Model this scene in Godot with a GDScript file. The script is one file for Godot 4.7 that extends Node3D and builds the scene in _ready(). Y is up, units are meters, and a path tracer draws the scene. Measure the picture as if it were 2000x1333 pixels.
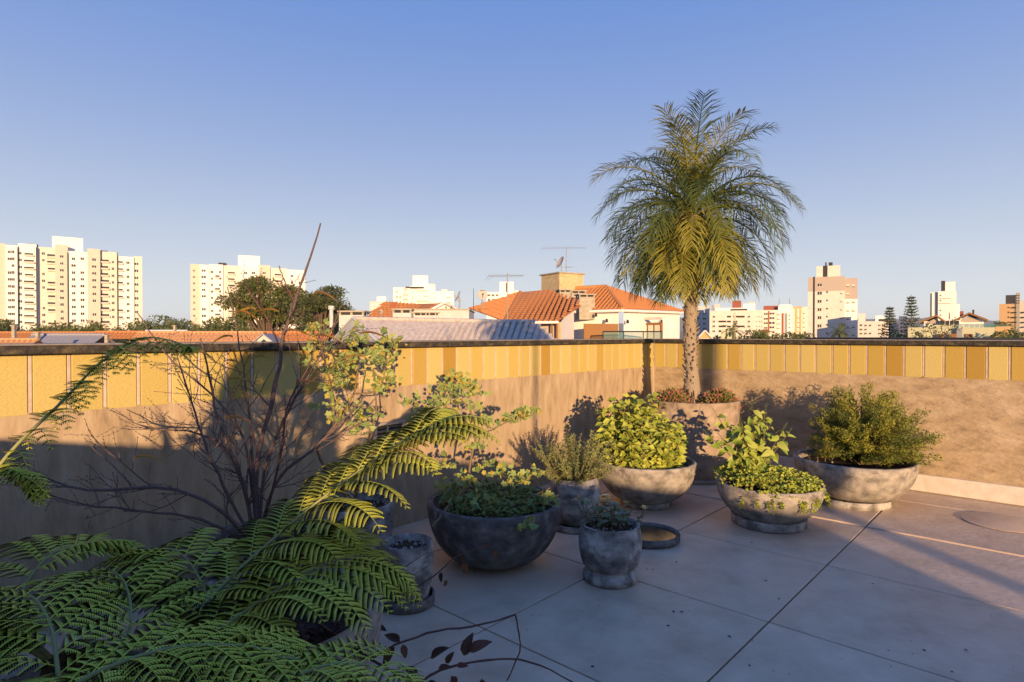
extends Node3D
# Roof terrace with planters, parapet walls, palm and a town beyond.
const H := 1.5          # eye height
const F := 1180.0       # focal length in photo pixels
const R := Vector3(.67347, 0, .73925)    # camera right
const D := Vector3(.73925, 0, -.67347)   # camera forward
const WZ := -3.83       # inner face of the long wall (plane z)
const SUN := Vector3(-.60, .115, .80)   # towards the sun
const WX := 6.88        # inner face of the end wall (plane x)
const CW := Color(1, 1, 1)
var rng := RandomNumberGenerator.new()
var M := {}
var counts := {}

# ---------- helpers ----------
func W(px: float, py: float, z: float) -> Vector3:
	return R * ((px - 1000.0) / F * z) + D * z + Vector3(0, H - (py - 655.0) / F * z, 0)
func rnd(a: float, b: float) -> float: return rng.randf_range(a, b)
func lin(r: float, g: float, b: float) -> Color: return Color(r, g, b).linear_to_srgb()
func ramp_tex(sd: int, freq: float, stops: Array, size := 512, oct := 5, kind := FastNoiseLite.TYPE_SIMPLEX_SMOOTH) -> NoiseTexture2D:
	var n := FastNoiseLite.new(); n.seed = sd; n.frequency = freq; n.noise_type = kind
	n.fractal_type = FastNoiseLite.FRACTAL_FBM; n.fractal_octaves = oct; n.fractal_gain = .62
	var g := Gradient.new()
	var off := PackedFloat32Array(); var cols := PackedColorArray()
	for s in stops: off.append(s[0]); cols.append(lin(s[1], s[2], s[3]))
	g.offsets = off; g.colors = cols
	var t := NoiseTexture2D.new(); t.width = size; t.height = size; t.seamless = true; t.noise = n; t.color_ramp = g; t.normalize = true
	return t
func bump_tex(sd: int, freq: float, strength: float, size := 512) -> NoiseTexture2D:
	var n := FastNoiseLite.new(); n.seed = sd; n.frequency = freq; n.fractal_octaves = 5; n.fractal_gain = .6
	var t := NoiseTexture2D.new(); t.width = size; t.height = size; t.seamless = true; t.noise = n; t.as_normal_map = true; t.bump_strength = strength
	return t
func plain(r: float, g: float, b: float, rough := .8, metal := 0.0) -> StandardMaterial3D:
	var m := StandardMaterial3D.new(); m.albedo_color = lin(r, g, b); m.roughness = rough; m.metallic = metal
	m.metallic_specular = .35
	return m
func surf(tex: Texture2D, scale: Vector3, rough := .85, nrm: Texture2D = null, ns := .5, tint := CW) -> StandardMaterial3D:
	var m := StandardMaterial3D.new(); m.albedo_texture = tex; m.albedo_color = tint; m.roughness = rough; m.metallic_specular = .35
	m.uv1_triplanar = true; m.uv1_world_triplanar = true; m.uv1_scale = scale
	if nrm: m.normal_enabled = true; m.normal_texture = nrm; m.normal_scale = ns
	return m
func leafm(r: float, g: float, b: float, back := .5, rough := .55) -> StandardMaterial3D:
	var m := plain(r, g, b, rough); m.cull_mode = BaseMaterial3D.CULL_DISABLED
	m.backlight_enabled = true; m.backlight = Color(back, back, back * .5)
	return m
func new_st() -> SurfaceTool:
	var s := SurfaceTool.new(); s.begin(Mesh.PRIMITIVE_TRIANGLES); return s
func v(s: SurfaceTool, p: Vector3, n: Vector3): s.set_normal(n); s.add_vertex(p)
func poly(s: SurfaceTool, pts: Array, hint: Vector3):      # flat convex polygon facing hint
	var n: Vector3 = Vector3.ZERO
	for i in range(1, pts.size() - 1): n += (pts[i + 1] - pts[0]).cross(pts[i] - pts[0])
	n = n.normalized()
	var flip := n.dot(hint) < 0
	if flip: n = -n
	for i in range(1, pts.size() - 1):
		var b = pts[i]; var c = pts[i + 1]
		if flip: var t = b; b = c; c = t
		v(s, pts[0], n); v(s, b, n); v(s, c, n)
func box(s: SurfaceTool, c: Vector3, size: Vector3, b := Basis()):
	var h := size * .5
	for ax in 3:
		for sg in [-1.0, 1.0]:
			var n := Vector3.ZERO; n[ax] = sg
			var u := Vector3.ZERO; u[(ax + 1) % 3] = h[(ax + 1) % 3]
			var w := Vector3.ZERO; w[(ax + 2) % 3] = h[(ax + 2) % 3]
			var o := n * h[ax]
			poly(s, [c + b * (o - u - w), c + b * (o + u - w), c + b * (o + u + w), c + b * (o - u + w)], b * n)
func cham(s: SurfaceTool, c: Vector3, size: Vector3, e: float, b := Basis()):   # box with chamfered edges
	var h := size * .5
	for ax in 3:
		var a1 := (ax + 1) % 3; var a2 := (ax + 2) % 3
		for sg in [-1.0, 1.0]:
			var n := Vector3.ZERO; n[ax] = sg
			var q := []
			for k in [[-1, -1], [1, -1], [1, 1], [-1, 1]]:
				var p := Vector3.ZERO; p[ax] = sg * h[ax]; p[a1] = k[0] * (h[a1] - e); p[a2] = k[1] * (h[a2] - e); q.append(c + b * p)
			poly(s, q, b * n)
			for s2 in [-1.0, 1.0]:
				var m := Vector3.ZERO; m[a1] = s2
				var qq := []
				for k in [[0, -1], [0, 1], [1, 1], [1, -1]]:
					var p := Vector3.ZERO
					p[ax] = sg * (h[ax] - (e if k[0] else 0.0)); p[a1] = s2 * (h[a1] - (0.0 if k[0] else e)); p[a2] = k[1] * (h[a2] - e); qq.append(c + b * p)
				poly(s, qq, b * (n + m))
	for x in [-1, 1]:
		for y in [-1, 1]:
			for z in [-1, 1]:
				var d := Vector3(x, y, z)
				poly(s, [c + b * (d * (h - Vector3(0, e, e))), c + b * (d * (h - Vector3(e, 0, e))), c + b * (d * (h - Vector3(e, e, 0)))], b * d)
func tube(s: SurfaceTool, pts: Array, rads: Array, n := 6):
	var up := Vector3.UP
	var rings := []
	for i in pts.size():
		var t: Vector3 = (pts[min(i + 1, pts.size() - 1)] - pts[max(i - 1, 0)]).normalized()
		if absf(t.dot(up)) > .95: up = Vector3(t.y, -t.x, .3).normalized()
		var x := t.cross(up).normalized(); var y := x.cross(t).normalized(); up = y
		var ring := []
		for k in n:
			var a := TAU * k / n
			ring.append(x * cos(a) + y * sin(a))
		rings.append(ring)
	for i in pts.size() - 1:
		for k in n:
			var k2 := (k + 1) % n
			var a = pts[i] + rings[i][k] * rads[i]; var b = pts[i] + rings[i][k2] * rads[i]
			var c = pts[i + 1] + rings[i + 1][k2] * rads[i + 1]; var d = pts[i + 1] + rings[i + 1][k] * rads[i + 1]
			v(s, a, rings[i][k]); v(s, b, rings[i][k2]); v(s, c, rings[i + 1][k2])
			v(s, a, rings[i][k]); v(s, c, rings[i + 1][k2]); v(s, d, rings[i + 1][k])
	var e := pts.size() - 1
	for k in n:
		var k2 := (k + 1) % n
		poly(s, [pts[e], pts[e] + rings[e][k] * rads[e], pts[e] + rings[e][k2] * rads[e]], pts[e] - pts[e - 1])
		poly(s, [pts[0], pts[0] + rings[0][k] * rads[0], pts[0] + rings[0][k2] * rads[0]], pts[0] - pts[1])
func lathe(s: SurfaceTool, prof: Array, n := 40, wob := 0.0, sd := 0.0):   # prof of Vector2(r, y), outside when y rises
	var nr := []
	for i in prof.size() - 1:
		var d: Vector2 = prof[i + 1] - prof[i]; nr.append(Vector2(d.y, -d.x).normalized())
	for i in prof.size() - 1:
		var n0: Vector2 = nr[i]; var n1: Vector2 = nr[i]
		if i > 0 and nr[i - 1].dot(nr[i]) > .6: n0 = (nr[i - 1] + nr[i]).normalized()
		if i < nr.size() - 1 and nr[i + 1].dot(nr[i]) > .6: n1 = (nr[i + 1] + nr[i]).normalized()
		for k in n:
			var q := []
			for e in [[0, 0], [0, 1], [1, 1], [1, 0]]:
				var a: float = TAU * (k + e[1]) / n
				var p: Vector2 = prof[i + e[0]]; var m: Vector2 = n1 if e[0] else n0
				var r := p.x * (1.0 + wob * (sin(a * 2 + sd) + .6 * sin(a * 3 + sd * 2.3 + p.y * 5)))
				q.append([Vector3(r * cos(a), p.y + wob * .35 * p.x * sin(a * 2 + sd * 1.7), r * sin(a)), Vector3(m.x * cos(a), m.y, m.x * sin(a))])
			for e in [0, 1, 2, 0, 2, 3]: v(s, q[e][0], q[e][1])
func done(s: SurfaceTool, called: String, mat: Material, parent: Node = self) -> MeshInstance3D:
	var o := MeshInstance3D.new(); o.name = called; o.mesh = s.commit(); o.mesh.surface_set_material(0, mat)
	if parent == self: o.name = numbered(called)
	parent.add_child(o, true); return o
func inst(mesh: Mesh, called: String, tf: Transform3D, parent: Node) -> MeshInstance3D:
	var o := MeshInstance3D.new(); o.name = called; o.mesh = mesh; o.transform = tf; parent.add_child(o, true); return o
func numbered(n: String) -> String:
	counts[n] = counts.get(n, -1) + 1
	return n if counts[n] == 0 else "%s_%03d" % [n, counts[n]]
func tag(o: Node, label: String, cat: String, group := ""):
	o.set_meta("label", label); o.set_meta("category", cat)
	if group: o.set_meta("group", group)
func thing(called: String, label: String, cat: String, at := Vector3.ZERO, b := Basis(), group := "") -> Node3D:
	var o := Node3D.new(); o.name = numbered(called); add_child(o); o.transform = Transform3D(b, at); tag(o, label, cat, group); return o
func stuff(o: Node): o.set_meta("kind", "stuff")
func struct(o: Node): o.set_meta("kind", "structure")
func curve(pts: Array, n: int) -> Array:      # Catmull-Rom through pts
	var out := []
	var m := pts.size() - 1
	for i in n + 1:
		var t := float(i) / n * m
		var k: int = min(int(t), m - 1); t -= k
		var a: Vector3 = pts[max(k - 1, 0)]; var b: Vector3 = pts[k]; var c: Vector3 = pts[k + 1]; var d: Vector3 = pts[min(k + 2, m)]
		out.append(b.cubic_interpolate(c, a, d, t))
	return out
func look(dir: Vector3, up: Vector3) -> Basis:   # z along dir, y near up
	var z := dir.normalized()
	var x := up.cross(z)
	if x.length() < .01: x = Vector3(1, 0, .2).cross(z)
	x = x.normalized()
	return Basis(x, z.cross(x), z)
func rdir() -> Vector3:
	var z := rnd(-1, 1); var a := rnd(0, TAU); var q := sqrt(1 - z * z)
	return Vector3(q * cos(a), z, q * sin(a))

# ---------- leaf meshes (stem at origin, along +z, face +y) ----------
func leaf_mesh(l: float, w: float, mat: Material, curl := .3, fold := .25, n := 4) -> ArrayMesh:
	var s := new_st()
	var mid := []; var lf := []; var rt := []
	for i in n + 1:
		var t := float(i) / n
		var hw := w * .5 * pow(sin(PI * pow(t, .75)), .8) if i < n else 0.0
		var y := -curl * l * t * t
		mid.append(Vector3(0, y, l * t)); lf.append(Vector3(-hw, y + fold * hw, l * t)); rt.append(Vector3(hw, y + fold * hw, l * t))
	for i in n:
		poly(s, [mid[i], mid[i + 1], lf[i + 1], lf[i]], Vector3.UP)
		poly(s, [mid[i], rt[i], rt[i + 1], mid[i + 1]], Vector3.UP)
	var m := s.commit(); m.surface_set_material(0, mat); return m
func lobed_mesh(l: float, mat: Material, lobes := 5, cup := .25) -> ArrayMesh:
	var s := new_st()
	var c := Vector3(0, 0, l * .45)
	var ring := []
	var n := lobes * 4
	for i in n + 1:
		var a := lerpf(-PI * .93, PI * .93, float(i) / n)
		var r := l * .55 * (.66 + .38 * absf(cos(a * lobes * .54))) * (1.0 - .12 * absf(a) / PI)
		ring.append(c + Vector3(sin(a) * r, cup * r * (.5 + .3 * cos(i * 2.1)), cos(a) * r))
	for i in n: poly(s, [c, ring[i], ring[i + 1]], Vector3.UP)
	poly(s, [c, ring[n], Vector3(0, 0, 0)], Vector3.UP); poly(s, [c, Vector3(0, 0, 0), ring[0]], Vector3.UP)
	var m := s.commit(); m.surface_set_material(0, mat); return m
func add_leaf(s: SurfaceTool, p: Vector3, b: Basis, l: float, w: float, curl := .2):    # cheap leaf into a joined mesh
	var a := p + b * Vector3(-w * .5, w * .12, l * .45); var c := p + b * Vector3(w * .5, w * .12, l * .45)
	var t := p + b * Vector3(0, -curl * l, l); var m := p + b * Vector3(0, -curl * l * .2, l * .45)
	poly(s, [p, a, m], b.y); poly(s, [p, m, c], b.y); poly(s, [a, t, m], b.y); poly(s, [m, t, c], b.y)

# ---------- the pots ----------
func bowl_prof(rr: float, h: float, foot: float, t: float) -> Array:
	var p := [Vector2(0, .004), Vector2(foot, 0)]
	for i in 13:
		var a := float(i) / 12 * PI * .5
		p.append(Vector2(foot + (rr - foot) * pow(sin(a), .85), .012 + (h - .02) * pow(1 - cos(a), .9)))
	p.append(Vector2(rr - t * .1, h)); p.append(Vector2(rr - t * .5, h + .006)); p.append(Vector2(rr - t, h - .004))
	for i in 5: p.append(Vector2((rr - t) * (1 - .03 * i), h - .02 - .022 * i))
	return p
func pot(called: String, label: String, at: Vector3, prof: Array, mat: Material, soil_r: float, soil_y: float, wob := .008) -> Node3D:
	var o := thing(called, label, "planter", at, Basis(Vector3.UP, rnd(0, 6)))
	var s := new_st(); lathe(s, prof, 56, wob, rnd(0, 6)); done(s, "bowl" if called.contains("bowl") else "body", mat, o)
	s = new_st()
	var ring := []
	for k in 28: ring.append(Vector3(soil_r * cos(TAU * k / 28), soil_y + rnd(-.008, .008), soil_r * sin(TAU * k / 28)))
	for k in 28:
		poly(s, [Vector3(0, soil_y + .015, 0), ring[k], ring[(k + 1) % 28]], Vector3.UP)
	done(s, "soil", M.soil, o)
	s = new_st()
	for k in 32:
		var a := rnd(0, TAU); var q := sqrt(rnd(0.1, 1)) * soil_r * .93; var e := rnd(.006, .016)
		cham(s, Vector3(q * cos(a), soil_y + .012, q * sin(a)), Vector3(e * 1.4, e, e * 1.1), e * .3, Basis(rdir(), rnd(0, 3)))
	stuff(done(s, "pebbles", M.pebble, o))
	return o
func saucer(at: Vector3, r: float, h: float, mat: Material, label: String) -> Node3D:
	var s := new_st()
	lathe(s, [Vector2(0, 0), Vector2(r * .95, 0), Vector2(r, .012), Vector2(r * 1.01, h - .008), Vector2(r * .995, h), Vector2(r * .93, h), Vector2(r * .915, h - .01), Vector2(r * .9, .022), Vector2(0, .02)], 48, .006, rnd(0, 6))
	var o := done(s, "plant_saucer", mat); o.position = at
	tag(o, label, "saucer", ""); return o

# ---------- plants ----------
func fern_frond(parent: Node3D, pts: Array, lmax: float, mats: Array, droop := .55, npair := 22, roll := 0.0, start := .22):
	var c := curve(pts, 40)
	var fr := Node3D.new(); fr.name = "frond"; parent.add_child(fr, true)
	var loc := []; var rads := []
	for i in c.size(): loc.append(c[i] - parent.position); rads.append(lerpf(.008, .0015, float(i) / 40))
	var s := new_st(); tube(s, loc, rads, 6); done(s, "rachis", M.rachis, fr)
	for k in npair * 2:
		var side := 1.0 if k % 2 else -1.0
		var t := lerpf(start, .985, pow((k + .5) / (npair * 2.0), .92))
		var i := int(t * 40); var f := t * 40 - i
		var p: Vector3 = loc[i].lerp(loc[i + 1], f)
		var tan: Vector3 = (loc[i + 1] - loc[i]).normalized()
		var x := tan.cross(Vector3.UP)
		if x.length() < .15: x = R
		x = x.normalized().rotated(tan, roll)
		var u := (t - start) / (1 - start)
		var ln := lmax * (pow(sin(PI * clampf(.16 + .84 * u, 0, 1)), .75) * .95 + .05) * rnd(.9, 1.07)
		var dir := (x * side + tan * lerpf(.35, 1.1, u) + Vector3.UP * rnd(.12, .3)).normalized()
		pinna(fr, p, dir, ln, mats[rng.randi() % mats.size()], droop * rnd(.75, 1.25))
func q4(s: SurfaceTool, a: Vector3, b: Vector3, c: Vector3, n: Vector3):
	v(s, a, n); v(s, b, n); v(s, c, n)
func pinna(fr: Node3D, p: Vector3, dir: Vector3, ln: float, mat: Material, droop: float):
	var n := int(clampf(ln / .0215, 5, 22))
	var s := new_st()
	var prev := p; var pts := [p]; var rads := [.0024]
	var d := dir
	var tw := rnd(-.25, .25)
	for i in n:
		var t := (i + 1.0) / n
		d = (d + Vector3.DOWN * droop * 2.3 * t / n + rdir() * .03).normalized()
		var q: Vector3 = prev + d * ln / n
		pts.append(q); rads.append(.0024 * (1 - .8 * t))
		var x := d.cross(Vector3.UP)
		if x.length() < .2: x = d.cross(dir + Vector3(.01, .3, 0))
		x = x.normalized().rotated(d, tw); var up := x.cross(d).normalized()
		var pl := (.078 * pow(sin(PI * clampf(.20 + .78 * t, 0, 1)), .8) * clampf(ln / .36, .4, 1.1) + .006) * rnd(.85, 1.12)
		for side in [-1.0, 1.0]:
			if rng.randf() < .03: continue
			var pd: Vector3 = (x * side + d * rnd(.35, .6) + up * .12 + rdir() * .08).normalized()
			var m := int(clampf(pl / .0062, 3, 13))
			var o := q; var last := q
			for k in m:
				var f := (k + 1.0) / m
				pd = (pd + Vector3.DOWN * rnd(.05, .11) + d * .02).normalized()
				o = last + pd * pl / m
				var tl := (.0165 * (1.0 - .72 * f) + .003) * clampf(pl / .06, .5, 1.1)
				var cr := pd.cross(up).normalized(); var nn := cr.cross(pd).normalized()
				if nn.y < 0: nn = -nn
				for e in [-1.0, 1.0]:
					var tip: Vector3 = o + cr * e * tl + pd * tl * .45 - nn * tl * .25
					q4(s, last, o, tip, (nn + cr * e * .25).normalized())
				last = o
		prev = q
	tube(s, pts, rads, 3)
	done(s, "pinna", mat, fr)
func twig(s: SurfaceTool, p: Vector3, dir: Vector3, ln: float, r: float, depth: int, tips: Array):
	var pts := [p]; var rads := [r]; var d := dir.normalized(); var q := p
	var n := 5
	for i in n:
		d = (d + rdir() * .13 + Vector3.UP * .05).normalized(); q += d * ln / n
		pts.append(q); rads.append(lerpf(r, r * .5, (i + 1.0) / n))
		# buds
		if r < .006:
			var bd := (d + rdir() * .9).normalized(); tube(s, [q, q + bd * .007], [.0026, .001], 4)
		if depth > 0 and i > 0 and rng.randf() < .55:
			twig(s, q, (d + rdir() * .85).normalized(), ln * rnd(.35, .6), r * .55, depth - 1, tips)
	tube(s, pts, rads, 5)
	tips.append([q, d])
func branch(o: Node3D, pts: Array, r0: float, r1: float, mat: Material, tips: Array, twigs := 6, tl := .22, called := "branch"):
	var c := curve(pts, 18); var s := new_st(); var loc := []; var rads := []
	for i in c.size():
		loc.append(c[i] - o.position + rdir() * r0 * .35); rads.append(lerpf(r0, r1, i / 18.0) * rnd(.7, .95))
	tube(s, loc, rads, 7)
	for k in int(twigs * 1.7):
		var i := rng.randi_range(3, 14)
		var d: Vector3 = (loc[i + 1] - loc[i]).normalized() if i < 18 else Vector3.UP
		twig(s, loc[i], d * .7 + rdir() * .7, tl * rnd(.5, 1.5), maxf(rads[i] * .4, .002), 1, tips)
	tips.append([loc[18], (loc[18] - loc[16]).normalized()])
	done(s, called, mat, o)
func lobed_cluster(o: Node3D, p: Vector3, meshes: Array, n: int, rad: float):
	for k in int(n * 2.5):
		var d := rdir(); d.y = absf(d.y) * .8 + .1; d = d.normalized()
		var up := (Vector3.UP * .5 + SUN * .8 + rdir() * .6).normalized()
		inst(meshes[rng.randi() % meshes.size()], "leaf", Transform3D(look(d, up).scaled_local(Vector3.ONE * rnd(.5, 1.0)), p + d * rad * rnd(.2, 1.15)), o)

# ---------- the town ----------
func shell(called: String, label: String, cat: String, pxc: float, d: float, yaw := 0.0, group := "") -> Node3D:   # node at ground level facing the terrace
	var p := W(pxc, 655, d); p.y = GY
	var th := atan((pxc - 1000.0) / F)      # turned to face the terrace
	var o := thing(called, label, cat, p, Basis(R, Vector3.UP, -D) * Basis(Vector3.UP, yaw - th), group)
	o.set_meta("pxc", pxc); o.set_meta("d", d); o.set_meta("th", th); return o
const GY := -11.0
func lx(o: Node3D, px: float) -> float:
	var th: float = o.get_meta("th", 0.0)
	return o.get_meta("d") / cos(th) * tan(atan((px - 1000.0) / F) - th)
func ly(o: Node3D, py: float, px := -1e6) -> float:
	var th: float = o.get_meta("th", 0.0)
	var dd: float = o.get_meta("d") - (lx(o, px) * sin(th) if px > -1e5 else 0.0)
	return H - (py - 655.0) / F * dd - GY
func block(o: Node3D, px0: float, px1: float, pyt: float, z: float, deep: float, mat: Material, called := "wall", pyb := 9999.0):
	var s := new_st()
	var pm := (px0 + px1) * .5
	var t := ly(o, pyt, pm); var b := ly(o, pyb, pm) if pyb < 9000 else 0.0
	box(s, Vector3((lx(o, px0) + lx(o, px1)) / 2, (t + b) / 2, z - deep / 2), Vector3(lx(o, px1) - lx(o, px0), t - b, deep))
	return done(s, called, mat, o)
func win(o: Node3D, px: float, py: float, wpx: float, hpx: float, z: float, kind := "window_mesh", called := "window"):
	var k: float = o.get_meta("d") / F
	inst(M[kind], called, Transform3D(Basis.from_scale(Vector3(wpx * k, hpx * k, 1)), Vector3(lx(o, px), ly(o, py, px), z)), o)
func win_grid(o: Node3D, cols: Array, py0: float, dpy: float, n: int, wpx: float, hpx: float, z: float, kind := "window_mesh", called := "window"):
	for c in cols:
		for i in n:
			if rng.randf() < .93: win(o, c, py0 + dpy * i + rnd(-.3, .3), wpx * rnd(.85, 1.15), hpx * rnd(.9, 1.05), z, kind, called)
func two_mesh(parts: Array) -> ArrayMesh:     # [[center, size, material], ...]
	var m := ArrayMesh.new()
	for p in parts:
		var s := new_st(); box(s, p[0], p[1]); s.commit(m); m.surface_set_material(m.get_surface_count() - 1, p[2])
	return m
func rib_face(s: SurfaceTool, pts: Array, spacing: float, amp: float, row: float):   # convex face, first edge = eave; barrel tiles run up the slope
	var u: Vector3 = (pts[1] - pts[0]).normalized()
	var nn := Vector3.ZERO
	for i in range(1, pts.size() - 1): nn += (pts[i] - pts[0]).cross(pts[i + 1] - pts[0])
	nn = nn.normalized()
	if nn.y < 0: nn = -nn
	var w := nn.cross(u).normalized()
	if w.y < 0: w = -w
	var q := []
	var u0 := 1e9; var u1 := -1e9
	for p in pts:
		var e := Vector2((p - pts[0]).dot(u), (p - pts[0]).dot(w)); q.append(e); u0 = minf(u0, e.x); u1 = maxf(u1, e.x)
	poly(s, pts, nn)
	var x := u0 + spacing * .5
	while x < u1:
		var lo := 1e9; var hi := -1e9
		for i in q.size():
			var a: Vector2 = q[i]; var b: Vector2 = q[(i + 1) % q.size()]
			if (a.x - x) * (b.x - x) <= 0 and absf(a.x - b.x) > 1e-5:
				var y := a.y + (b.y - a.y) * (x - a.x) / (b.x - a.x); lo = minf(lo, y); hi = maxf(hi, y)
		var y0 := lo
		while y0 < hi - .02:
			var y1 := minf(y0 + row, hi)
			var hw := spacing * .36
			var base: Vector3 = pts[0] + u * x
			var j := rnd(-.012, .012)
			var a0: Vector3 = base + w * y0 + nn * (amp * .28); var a1: Vector3 = base + w * (y1 + .02)
			var l0 := a0 - u * (hw + j); var r0 := a0 + u * (hw - j); var t0 := a0 + nn * amp
			var l1 := a1 - u * hw * .85; var r1 := a1 + u * hw * .85; var t1 := a1 + nn * amp * .9
			var m0 := (l0 + t0) * .5 + nn * amp * .22 - u * hw * .15; var m1 := (l1 + t1) * .5 + nn * amp * .22 - u * hw * .15
			var k0 := (r0 + t0) * .5 + nn * amp * .22 + u * hw * .15; var k1 := (r1 + t1) * .5 + nn * amp * .22 + u * hw * .15
			poly(s, [l0, m0, m1, l1], nn - u); poly(s, [m0, t0, t1, m1], nn - u * .3); poly(s, [t0, k0, k1, t1], nn + u * .3); poly(s, [k0, r0, r1, k1], nn + u)
			poly(s, [l0, m0, t0, k0, r0], -w)
			y0 += row
		x += spacing
func roof(o: Node3D, faces: Array, mat: Material, spacing := .26, amp := .07, row := .42, called := "roof_tiles"):
	var s := new_st()
	for f in faces:
		var q := []
		for p in f: q.append(o.transform.affine_inverse() * p)
		rib_face(s, q, spacing, amp, row)
	var r := done(s, called, mat, o); stuff(r); return r
func tree(called: String, label: String, p: Vector3, hgt: float, rad: float, mats: Array, n: int, ls: float, clumps := 14, squash := .7, group := "", trunk_f := .5):
	var o := thing(called, label, "tree", p, Basis(), group)
	var s := new_st()
	tube(s, [Vector3.ZERO, Vector3(rnd(-.2, .2), hgt * .35, rnd(-.2, .2)), Vector3(0, hgt * .75, 0)], [hgt * .028, hgt * .02, hgt * .008], 7)
	var cs := []
	for k in clumps:
		var d := rdir(); d.y = absf(d.y) * 1.1 - .25
		var c := Vector3(0, hgt * trunk_f + (hgt * (1 - trunk_f)) * .45, 0) + Vector3(d.x * rad, d.y * hgt * (1 - trunk_f) * .55, d.z * rad) * rnd(.45, .95)
		cs.append([c, rad * rnd(.24, .42)])
		tube(s, [Vector3(0, hgt * rnd(.3, .55), 0), c * Vector3(.5, .85, .5), c], [hgt * .012, hgt * .008, hgt * .003], 5)
	done(s, "trunk", M.bark, o)
	for mi in mats.size():
		s = new_st()
		for k in n / mats.size():
			var c = cs[rng.randi() % cs.size()]
			var d := rdir()
			var q: Vector3 = c[0] + d * Vector3(1, squash, 1) * c[1] * pow(rng.randf(), .4)
			add_leaf(s, q, look((d + rdir() * .9), Vector3.UP + rdir() * .6), ls * rnd(.6, 1.3), ls * rnd(.4, .7))
		stuff(done(s, "crown", mats[mi], o))
	return o
func conifer(p: Vector3, hgt: float, label: String):
	var o := thing("pine_tree", label, "tree", p)
	var s := new_st(); tube(s, [Vector3.ZERO, Vector3(0, hgt * .6, 0), Vector3(0, hgt, 0)], [.25, .14, .03], 6); done(s, "trunk", M.bark, o)
	s = new_st()
	for k in 34:
		var t := pow(k / 34.0, .9); var y := hgt * (.12 + .87 * t); var ln := hgt * .17 * (1 - t) + .22
		for j in 7:
			var a := j * TAU / 7 + k * 1.1 + rnd(-.2, .2); var d := Vector3(cos(a), rnd(.05, .35), sin(a))
			for i in 9:
				var q := Vector3(0, y, 0) + d * ln * (i + 1) / 9.0 * rnd(.9, 1.1)
				add_leaf(s, q, look(d + rdir() * .7 + Vector3.UP * .5, rdir()), .42, .13)
	stuff(done(s, "crown", M.pine, o))
func small_palm(p: Vector3, hgt: float, fl: float, n: int, label: String):
	var o := thing("garden_palm", label, "palm", p)
	var s := new_st(); tube(s, [Vector3.ZERO, Vector3(.1, hgt * .5, 0), Vector3(0, hgt, 0)], [.16, .13, .11], 7); done(s, "trunk", M.bark, o)
	for k in n: palm_frond(o, Vector3(0, hgt, 0), k * 2.4, lerpf(1.2, -.3, float(k) / n), fl * rnd(.85, 1.1), fl * .28, 22, M.far_palm, 1.0, .05)
func palm_frond(o: Node3D, p: Vector3, az: float, el: float, ln: float, lf: float, pairs: int, mat: Material, sag := 1.0, lw := .013):
	var out := Vector3(cos(az), 0, sin(az))
	var d := (out * cos(el) + Vector3.UP * sin(el)).normalized()
	var pts := [p]; var rads := [ln * .011]
	var q := p; var n := 16
	for i in n:
		d = (d + Vector3.DOWN * sag * (.035 + .13 * i / n) * clampf(cos(el) + .35, .2, 1.2) + rdir() * .012).normalized()
		q += d * ln / n; pts.append(q); rads.append(ln * .011 * (1 - .85 * (i + 1.0) / n))
	var s := new_st(); tube(s, pts, rads, 5)
	for k in pairs:
		var t := lerpf(.16, .99, (k + rnd(0, .6)) / pairs); var i: int = min(int(t * n), n - 1); var f := t * n - i
		var c: Vector3 = pts[i].lerp(pts[i + 1], f); var tan: Vector3 = (pts[i + 1] - pts[i]).normalized()
		var x := tan.cross(Vector3.UP)
		if x.length() < .1: x = tan.cross(out + Vector3(0, 0, .1))
		x = x.normalized(); var up := x.cross(tan).normalized()
		for sd in [-1.0, 1.0]:
			var l := lf * pow(sin(PI * clampf(.2 + .72 * t, 0, 1)), .6) * rnd(.82, 1.1)
			var ld: Vector3 = (x * sd * rnd(.8, 1.0) + tan * lerpf(.55, 1.3, t) * rnd(.7, 1.2) + up * rnd(-.15, .45)).normalized()
			var wv := tan.cross(ld).cross(ld).normalized() * lw * .5
			var m: Vector3 = c + ld * l * .5; var e: Vector3 = c + (ld * .93 + Vector3.DOWN * rnd(.1, .5)).normalized() * l
			poly(s, [c - wv * .5, m - wv, m + wv, c + wv * .5], up); poly(s, [m - wv, e, m + wv], up)
	done(s, "frond", mat, o)
func antenna(px: float, py_top: float, py_bot: float, d: float, half_px: float, label: String, low := false):
	var k := d / F
	var b := W(px, py_bot, d)
	var o := thing("roof_antenna", label, "antenna", b, Basis(R, Vector3.UP, -D))
	var h := (py_bot - py_top) * k
	var s := new_st(); tube(s, [Vector3(0, 0, 0), Vector3(0, h, 0)], [.022, .018], 6); done(s, "mast", M.metal, o)
	var y := h * .94
	s = new_st(); tube(s, [Vector3(-half_px * k, y, 0), Vector3(half_px * k * .8, y + .02, 0)], [.012, .012], 5); done(s, "boom", M.metal, o)
	for i in 11:
		var x := lerpf(-half_px, half_px * .8, i / 10.0) * k; var l := lerpf(.5, .26, i / 10.0)
		s = new_st(); tube(s, [Vector3(x - l * .25, y - .02 - (0.1 if i < 2 else 0.0), -l), Vector3(x + l * .25, y + .05, l)], [.006, .006], 4); done(s, "element", M.metal, o)
	if low:
		s = new_st(); tube(s, [Vector3(-.1, h * .25, 0), Vector3(.4, h * .25, .1)], [.02, .015], 5); done(s, "boom", M.metal, o)
	for sg in [-1.0, 1.0]:
		s = new_st(); tube(s, [Vector3(0, h * .8, 0), Vector3(sg * h * .45, 0, .2)], [.003, .003], 3); done(s, "guy_wire", M.metal, o)
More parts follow.
